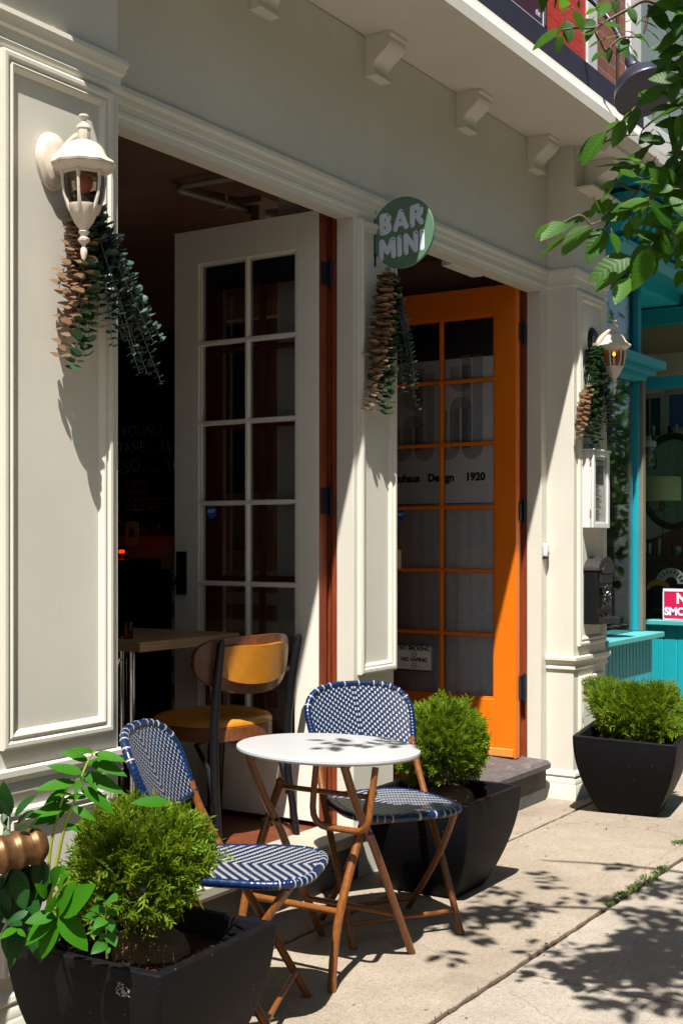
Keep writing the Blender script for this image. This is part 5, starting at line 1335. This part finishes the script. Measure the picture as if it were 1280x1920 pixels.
LEAVES=[[2755,-1502,2579,2726,-1440,2536],[2726,-1523,2580,2722,-1502,2545],[2814,-1481,2588,2814,-1464,2548],[2863,-1473,2641,2848,-1486,2582],[2774,-1529,2622,2771,-1553,2569],[2712,-1543,2601,2695,-1524,2592],[2789,-1533,2649,2797,-1528,2632],[2793,-1502,2658,2831,-1470,2663],[2849,-1542,2625,2804,-1537,2584],[2807,-1562,2585,2781,-1547,2547],[2761,-1585,2609,2776,-1555,2609],[2793,-1596,2632,2746,-1603,2586],[2839,-1599,2652,2835,-1604,2622],[2758,-1665,2593,2748,-1686,2551],[2763,-1602,2571,2789,-1642,2567],[2774,-1592,2539,2760,-1567,2524],[2930,-1543,2577,2894,-1519,2548],[2760,-1621,2510,2751,-1617,2477],[2881,-1562,2584,2883,-1594,2590],[2921,-1580,2598,2904,-1607,2543],[2756,-1642,2541,2775,-1674,2544],[2779,-1657,2531,2752,-1640,2495],[2874,-1634,2578,2904,-1652,2569],[2862,-1659,2561,2866,-1677,2534],[2932,-1609,2567,2949,-1619,2549],[2838,-1667,2594,2856,-1645,2589],[2797,-1690,2567,2817,-1714,2554],[2909,-1662,2588,2922,-1682,2568],[2799,-1650,2580,2818,-1666,2591],[2869,-1754,2521,2825,-1711,2500],[2829,-1755,2481,2843,-1724,2458],[2864,-1748,2475,2893,-1746,2450],[2928,-1727,2456,2901,-1696,2458],[2946,-1717,2444,2933,-1686,2450],[2907,-1726,2415,2856,-1704,2428],[2890,-1708,2445,2869,-1640,2413],[2912,-1689,2436,2921,-1662,2428],[2976,-1659,2432,2974,-1639,2411],[3005,-1641,2476,2951,-1619,2464],[2846,-1680,2403,2781,-1682,2410],[2905,-1635,2416,2892,-1611,2354],[2960,-1607,2437,2935,-1583,2394],[2695,-1677,2320,2708,-1645,2266],[2739,-1656,2335,2691,-1634,2308],[2794,-1592,2331,2772,-1532,2274],[2774,-1604,2328,2745,-1551,2259],[2770,-1775,2352,2763,-1694,2328],[2883,-1715,2376,2894,-1727,2304],[2942,-1723,2391,2930,-1697,2338],[2878,-1673,2344,2844,-1657,2310],[2861,-1687,2310,2851,-1654,2290],[2950,-1676,2347,2939,-1664,2370],[2864,-1666,2299,2834,-1605,2239],[2901,-1661,2317,2884,-1626,2287],[2839,-1671,2261,2815,-1654,2227],[2945,-1657,2297,2938,-1635,2256],[2893,-1719,2259,2949,-1664,2269],[2961,-1713,2253,2934,-1637,2239],[2912,-1732,2219,2884,-1730,2148],[2952,-1667,2223,2935,-1645,2214],[2868,-1676,2183,2879,-1652,2142],[2889,-1584,2244,2871,-1547,2230],[2820,-1606,2217,2848,-1565,2194],[2863,-1602,2239,2856,-1633,2206],[2854,-1564,2200,2838,-1534,2157],[2798,-1570,2182,2827,-1587,2152],[2832,-1597,2186,2857,-1555,2170],[2851,-1631,2186,2835,-1596,2152],[2905,-1590,2191,2865,-1552,2157],[2856,-1535,2177,2841,-1514,2149],[2855,-1510,2168,2814,-1481,2126],[2783,-1498,2139,2721,-1467,2094],[2709,-1493,2120,2689,-1463,2090],[2793,-1503,2105,2791,-1421,2074],[2911,-1513,2156,2843,-1462,2087],[2729,-1566,2092,2744,-1537,2080],[2835,-1576,2124,2786,-1555,2044],[2837,-1573,2123,2792,-1548,2072],[2759,-1625,2094,2741,-1648,2041],[2803,-1616,2127,2835,-1574,2130],[2863,-1626,2138,2858,-1624,2095],[3020,-1594,2196,3001,-1584,2145],[2829,-1643,2051,2770,-1561,2000],[2866,-1625,2050,2814,-1558,1981],[2942,-1610,2078,2939,-1617,2001],[2905,-1667,2083,2885,-1628,2018],[2806,-1698,2057,2766,-1675,1960],[2834,-1637,2004,2768,-1628,1936],[2872,-1687,2051,2870,-1681,2009],[2885,-1690,2107,2856,-1649,2080],[2907,-1698,2099,2889,-1685,2047],[2933,-1702,2096,2888,-1697,2059],[2962,-1712,2140,2918,-1679,2116],[2935,-1725,2090,2919,-1718,2049],[2875,-1748,2041,2849,-1741,2014],[2998,-1712,2040,2964,-1703,1996]]
TWIGS=[[(2941,-1778,2658),(2895,-1707,2635),(2868,-1664,2647),(2847,-1632,2628),(2824,-1596,2605),(2805,-1567,2585),(2780,-1528,2583),(2761,-1499,2579)],[(2813,-1580,2597),(2805,-1567,2574),(2813,-1580,2543),(2818,-1587,2527),(2826,-1600,2531)],[(2895,-1707,2635),(2874,-1674,2624),(2868,-1664,2585),(2866,-1661,2570)],[(2818,-1587,2527),(2834,-1613,2558),(2851,-1639,2562),(2866,-1661,2562)],[(2931,-1762,2439),(2910,-1729,2400),(2880,-1684,2373),(2864,-1658,2346),(2859,-1652,2319)],[(2855,-1645,2400),(2839,-1619,2369),(2818,-1587,2340)],[(2931,-1762,2319),(2889,-1697,2261),(2857,-1648,2204),(2826,-1600,2150),(2799,-1558,2127),(2770,-1512,2100)],[(2799,-1558,2127),(2786,-1538,2150),(2765,-1506,2134)],[(2931,-1762,2134),(2889,-1697,2107),(2876,-1677,2076),(2847,-1632,2007)],[(2876,-1677,2076),(2851,-1639,2053)],[(2935,-1768,2539),(2910,-1729,2508),(2912,-1732,2454),(2895,-1707,2446)],[(2889,-1697,2261),(2901,-1716,2261),(2912,-1732,2219)],[(2857,-1648,2204),(2830,-1606,2227)],[(2826,-1600,2150),(2816,-1584,2119)]]
HUB = Vector((3.25, -2.45, 2.75))
def tleaf(b, t, w=.50):
    d = t - b; ln = d.length
    up = Vector((rnd.uniform(-.35, .35) - .45, rnd.uniform(-.35, .35) - .3, rnd.uniform(.25, .9)))
    br.tube([b - d.normalized() * .012, b], .0011, 5); lf.leaf(b, d, up, ln, ln * rnd.uniform(w - .04, w + .05), rnd.uniform(.05, .2), .14, 7)
for a in LEAVES: tleaf(Vector(a[:3]) / 1000, Vector(a[3:]) / 1000)
for k, p in enumerate(TWIGS):
    P = smooth_path([Vector(q) / 1000 for q in p], 5); br.tube(P, [(.0055 if k in (0, 2) else .0032) * (1 - .7 * j / len(P)) for j in range(len(P))], 7)
for k in (0, 4, 6, 8, 10): q = Vector(TWIGS[k][0]) / 1000; br.tube(smooth_path([HUB, HUB.lerp(q, .6) + Vector((0, 0, .03)), q], 5), .007, 7)
for k in range(430):    # the mass behind, towards the trunk
    b = Vector((rnd.uniform(2.79, 3.2), 0, rnd.uniform(2.06, 2.66))); b.y = -1.66 - rnd.uniform(-.02, .22) - (b.x - 2.85) * .25
    if b.z > 2.36 and b.y > -1.72: continue
    a = rnd.uniform(2.2, 5.0); l = rnd.uniform(.05, .085); tleaf(b, b + (Vector((.5426, -.84, 0)) * math.cos(a) + Vector((0, 0, 1)) * math.sin(a) + Vector((.84, .54, 0)) * rnd.uniform(-.3, .3)) * l)
# limbs overhead: they shade the pavement and the right of the table top
limbs = [V((3.35, -3.0, 3.0), (3.2, -2.3, 3.2), (3.05, -1.7, 3.25), (2.85, -1.25, 3.15)),
         V((3.35, -3.0, 3.0), (3.6, -2.3, 3.4), (3.6, -1.7, 3.5), (3.5, -1.25, 3.45)),
         V((3.3, -2.95, 3.2), (2.7, -2.4, 3.4), (2.45, -1.95, 3.3), (2.3, -1.7, 3.2)),
         V((3.3, -2.95, 3.2), (3.9, -2.5, 3.6), (4.2, -2.1, 3.6))]
for l in limbs: br.tube(smooth_path(l, 5), [.03 - .022 * k / (5 * (len(l) - 1)) for k in range(5 * (len(l) - 1) + 1)], 8)
hl = limbs[0][0]; br.tube([(3.42, -3.15, 2.6), hl + Vector((0, 0, -.1)), HUB], [.035, .025, .014], 8)
def dapple(gx, gy, h, r, n, size=.085):
    c = Vector((gx, gy, 0)) + Vector((-.48, -.25, 1)) * h
    for k in range(n):
        b = c + Vector((rnd.gauss(0, r), rnd.gauss(0, r), rnd.gauss(0, .08))); e = b + Vector((rnd.uniform(-.16, .16), rnd.uniform(-.16, .16), rnd.uniform(-.08, .03)))
        twig([b, b.lerp(e, .5) + Vector((0, 0, .015)), e], .004, .0015, rnd.randrange(4, 7), size)
for gx, gy, h, r, n in ((4.20, -.55, 3.05, .07, 7), (4.45, -.55, 3.1, .10, 9), (4.35, -.70, 3.1, .06, 4), (4.75, -.55, 3.2, .05, 2), (4.15, -.42, 3.05, .05, 3), (4.0, -.62, 3.05, .04, 2),
                        (4.1, -1.15, 3.2, .12, 13), (4.4, -1.12, 3.25, .13, 15), (4.75, -1.1, 3.3, .13, 13), (5.1, -1.05, 3.35, .12, 8), (3.8, -1.32, 3.25, .09, 8), (4.2, -1.45, 3.3, .15, 14),
                        (3.65, -1.22, 3.2, .05, 3), (5.2, -1.5, 3.4, .2, 8), (4.02, -.30, 3.0, .03, 2), (3.95, -.33, 3.1, .04, 2)):
    dapple(gx, gy, h, r, n)
for k in range(2600):  # added crown leaves out of view, put there to block sky light
    p = Vector((rnd.uniform(1.2, 7.5), rnd.uniform(-7.2, -3.9), rnd.uniform(3.9, 7.6)))
    e = ((p.x - 4.3) / 3.2) ** 2 + ((p.y + 5.5) / 1.75) ** 2 + ((p.z - 5.7) / 1.9) ** 2
    if e > 1.05: continue
    lf.leaf(p, (rnd.gauss(0, 1), rnd.gauss(0, 1), rnd.gauss(0, .6)), (0, 0, 1), .22, .13, .1, .1, 3)
for e in ((2.4, -5, 5.5), (4.2, -5.4, 6.6), (5.9, -5.2, 5.8), (4.0, -6.4, 5.2)): br.tube(smooth_path([(3.1, -2.75, 4.2), Vector((3.1, -2.75, 4.2)).lerp(Vector(e), .5) + Vector((0, 0, .2)), e], 4), [.05 - .005 * k for k in range(9)], 7)
build('branch', br, TWIG, tr_, smooth=60); build('leaves', lf, TL, tr_, smooth=60)

for k, (cx, cy2) in enumerate(((11.6, -4.9), (15.6, -4.9), (20.5, -4.9))):
    t = thing('kerb_tree', 'leafy kerbside tree down the street, %s past the turquoise shop' % ('first', 'second', 'third')[k], 'tree', (cx, cy2, 0), 'kerbside trees')
    fl = MB()
    for j in range(2600):
        a = Vector((rnd.gauss(0, 1.1), rnd.gauss(0, .6), rnd.gauss(0, 1.0))); fl.leaf(Vector((cx, cy2, 2.9)) + a, (rnd.gauss(0, 1), rnd.gauss(0, 1), rnd.gauss(0, 1)), (0, 0, 1), .2, .12, .1, .1, 3)
    build('crown', fl, TL, t, smooth=0)
    q = MB(); q.tube([(cx, cy2, -.1), (cx + .05, cy2, 1.6), (cx, cy2, 3.4)], [.11, .09, .04], 10); build('trunk', q, BARK, t)
# ================================================================== WEED TUFTS IN THE JOINT
TG = leafmat('tuft_leaf', (.03, .075, .008), (.075, .14, .016), .6, .3, .2)
for k, (x, y, rr, lab) in enumerate(((5.78, -.785, .035, 'tiny weed tuft by itself nearest the right planter on the pavement'), (5.247, -.885, .045, 'farthest weed tuft of the row in the pavement joint'), (5.08, -.885, .055, 'largest weed tuft in the middle of the pavement joint row'),
                                     (4.92, -.885, .040, 'round weed tuft second nearest the camera end of the joint row'), (4.80, -.885, .045, 'weed tuft next to the sparse nearest one in the pavement joint'), (4.66, -.885, .022, 'sparse weed tuft closest to the camera in the pavement joint'))):
    q = MB()
    for j in range(int(1500 * rr)):
        a = rnd.random() * 6.28; d = rnd.random() ** .6 * rr; p = Vector((x + d * math.cos(a) * 1.5, y + d * math.sin(a) * .6, .001))
        q.leaf(p, (math.cos(a) * .7, math.sin(a) * .7, rnd.uniform(.3, 1.4)), (-math.cos(a), -math.sin(a), .6), rnd.uniform(.01, .024), rnd.uniform(.005, .009), .3, .2, 3)
    o = build('weed_tuft', q, TG, at=(x, y, 0), smooth=0); tag(o, lab, 'weed', 'weed tufts in the pavement joint')

lt = MB(); rl = random.Random(31)
for k in range(170):
    if k % 2: x, y = rl.uniform(2.6, 6.6), -.11 + abs(rl.gauss(0, .08)) * rl.choice((1, 1, -1.5))
    else: x, y = rl.uniform(3.2, 6.4), -.89 + rl.gauss(0, .35 if k % 6 == 0 else .02)
    lt.leaf((x, y, .0015), (rl.gauss(0, 1), rl.gauss(0, 1), .1), (rl.gauss(0, .3), rl.gauss(0, .3), 1), rl.uniform(.006, .022), rl.uniform(.003, .010), rl.uniform(-.3, .2), .2, 3)
lo = build('leaf_litter', lt, leafmat('litter', (.06, .03, .015), (.20, .12, .05), .8, .1, .1), smooth=0); lo['kind'] = 'stuff'; lo['label'] = 'scattered dry leaf scraps lying along the wall and joints'; lo['category'] = 'litter'
# ================================================================== ACROSS THE STREET (seen as reflections; houses added out of view to shade the low sky)
OB = [brickmat('far_brick%d' % k, c, scale3(c, .8), (.2, .17, .14)) for k, c in enumerate(((.16, .06, .04), (.22, .17, .12), (.10, .09, .085), (.20, .08, .05)))]
FW = flat('far_window', (.02, .025, .03), .1)
xx = -34
for k, (wd_, h, lab) in enumerate(((12, 11.5, 'dull red brick house added out of view, farthest back along the other pavement'), (11, 13, 'tan brick house with flat roof added out of view across the street'), (13, 12, 'grey brick house added out of view directly across the street'), (12, 13.5, 'tall red brick house added out of view across the street'), (12, 11.5, 'tan brick house added out of view farther along the other side'), (14, 13, 'grey brick house added out of view farthest along the other side'))):
    t = thing('added_brick_house', lab, 'house', (xx, -18, 0), 'out-of-view houses added across the street')
    q = MB(); q.box(xx + .02, xx + wd_ - .02, -26, -18, -.29, h); build('wall', q, OB[k % 4], t, smooth=0)
    q = MB(); q.box(xx + .02, xx + wd_ - .02, -17.99, -17.6, h - .5, h + .1); build('cornice', q, WHITE, t, bevel=.03)
    for fl_ in range(3):
        for j in range(4):
            x0 = xx + 1 + j * (wd_ - 1) / 4; q = MB(); q.box(x0, x0 + 1.2, -17.995, -17.93, 1.2 + fl_ * 3.4, 3.1 + fl_ * 3.4); build('window', q, FW, t, smooth=0)
    xx += wd_
rnd = random.Random(5)
for k, cx in enumerate((-6, 1, 8, 15, 23)):
    t = thing('roadside_tree', ('leafy tree across the street, %s along the other kerb' % ('first', 'second', 'third', 'fourth', 'fifth')[k]), 'tree', (cx, -13.5, 0), 'trees across the street')
    fl = MB()
    for j in range(900):
        a = Vector((rnd.gauss(0, 1.5), rnd.gauss(0, 1.2), rnd.gauss(0, 1.3))); fl.leaf(Vector((cx, -13.5, 4.8)) + a, (rnd.gauss(0, 1), rnd.gauss(0, 1), rnd.gauss(0, 1)), (0, 0, 1), .45, .28, .1, .1, 2)
    build('crown', fl, TL, t, smooth=0)
    q = MB(); q.tube([(cx, -13.5, -.1), (cx + .1, -13.5, 2), (cx, -13.5, 4.8)], [.2, .16, .06], 10); build('trunk', q, BARK, t)
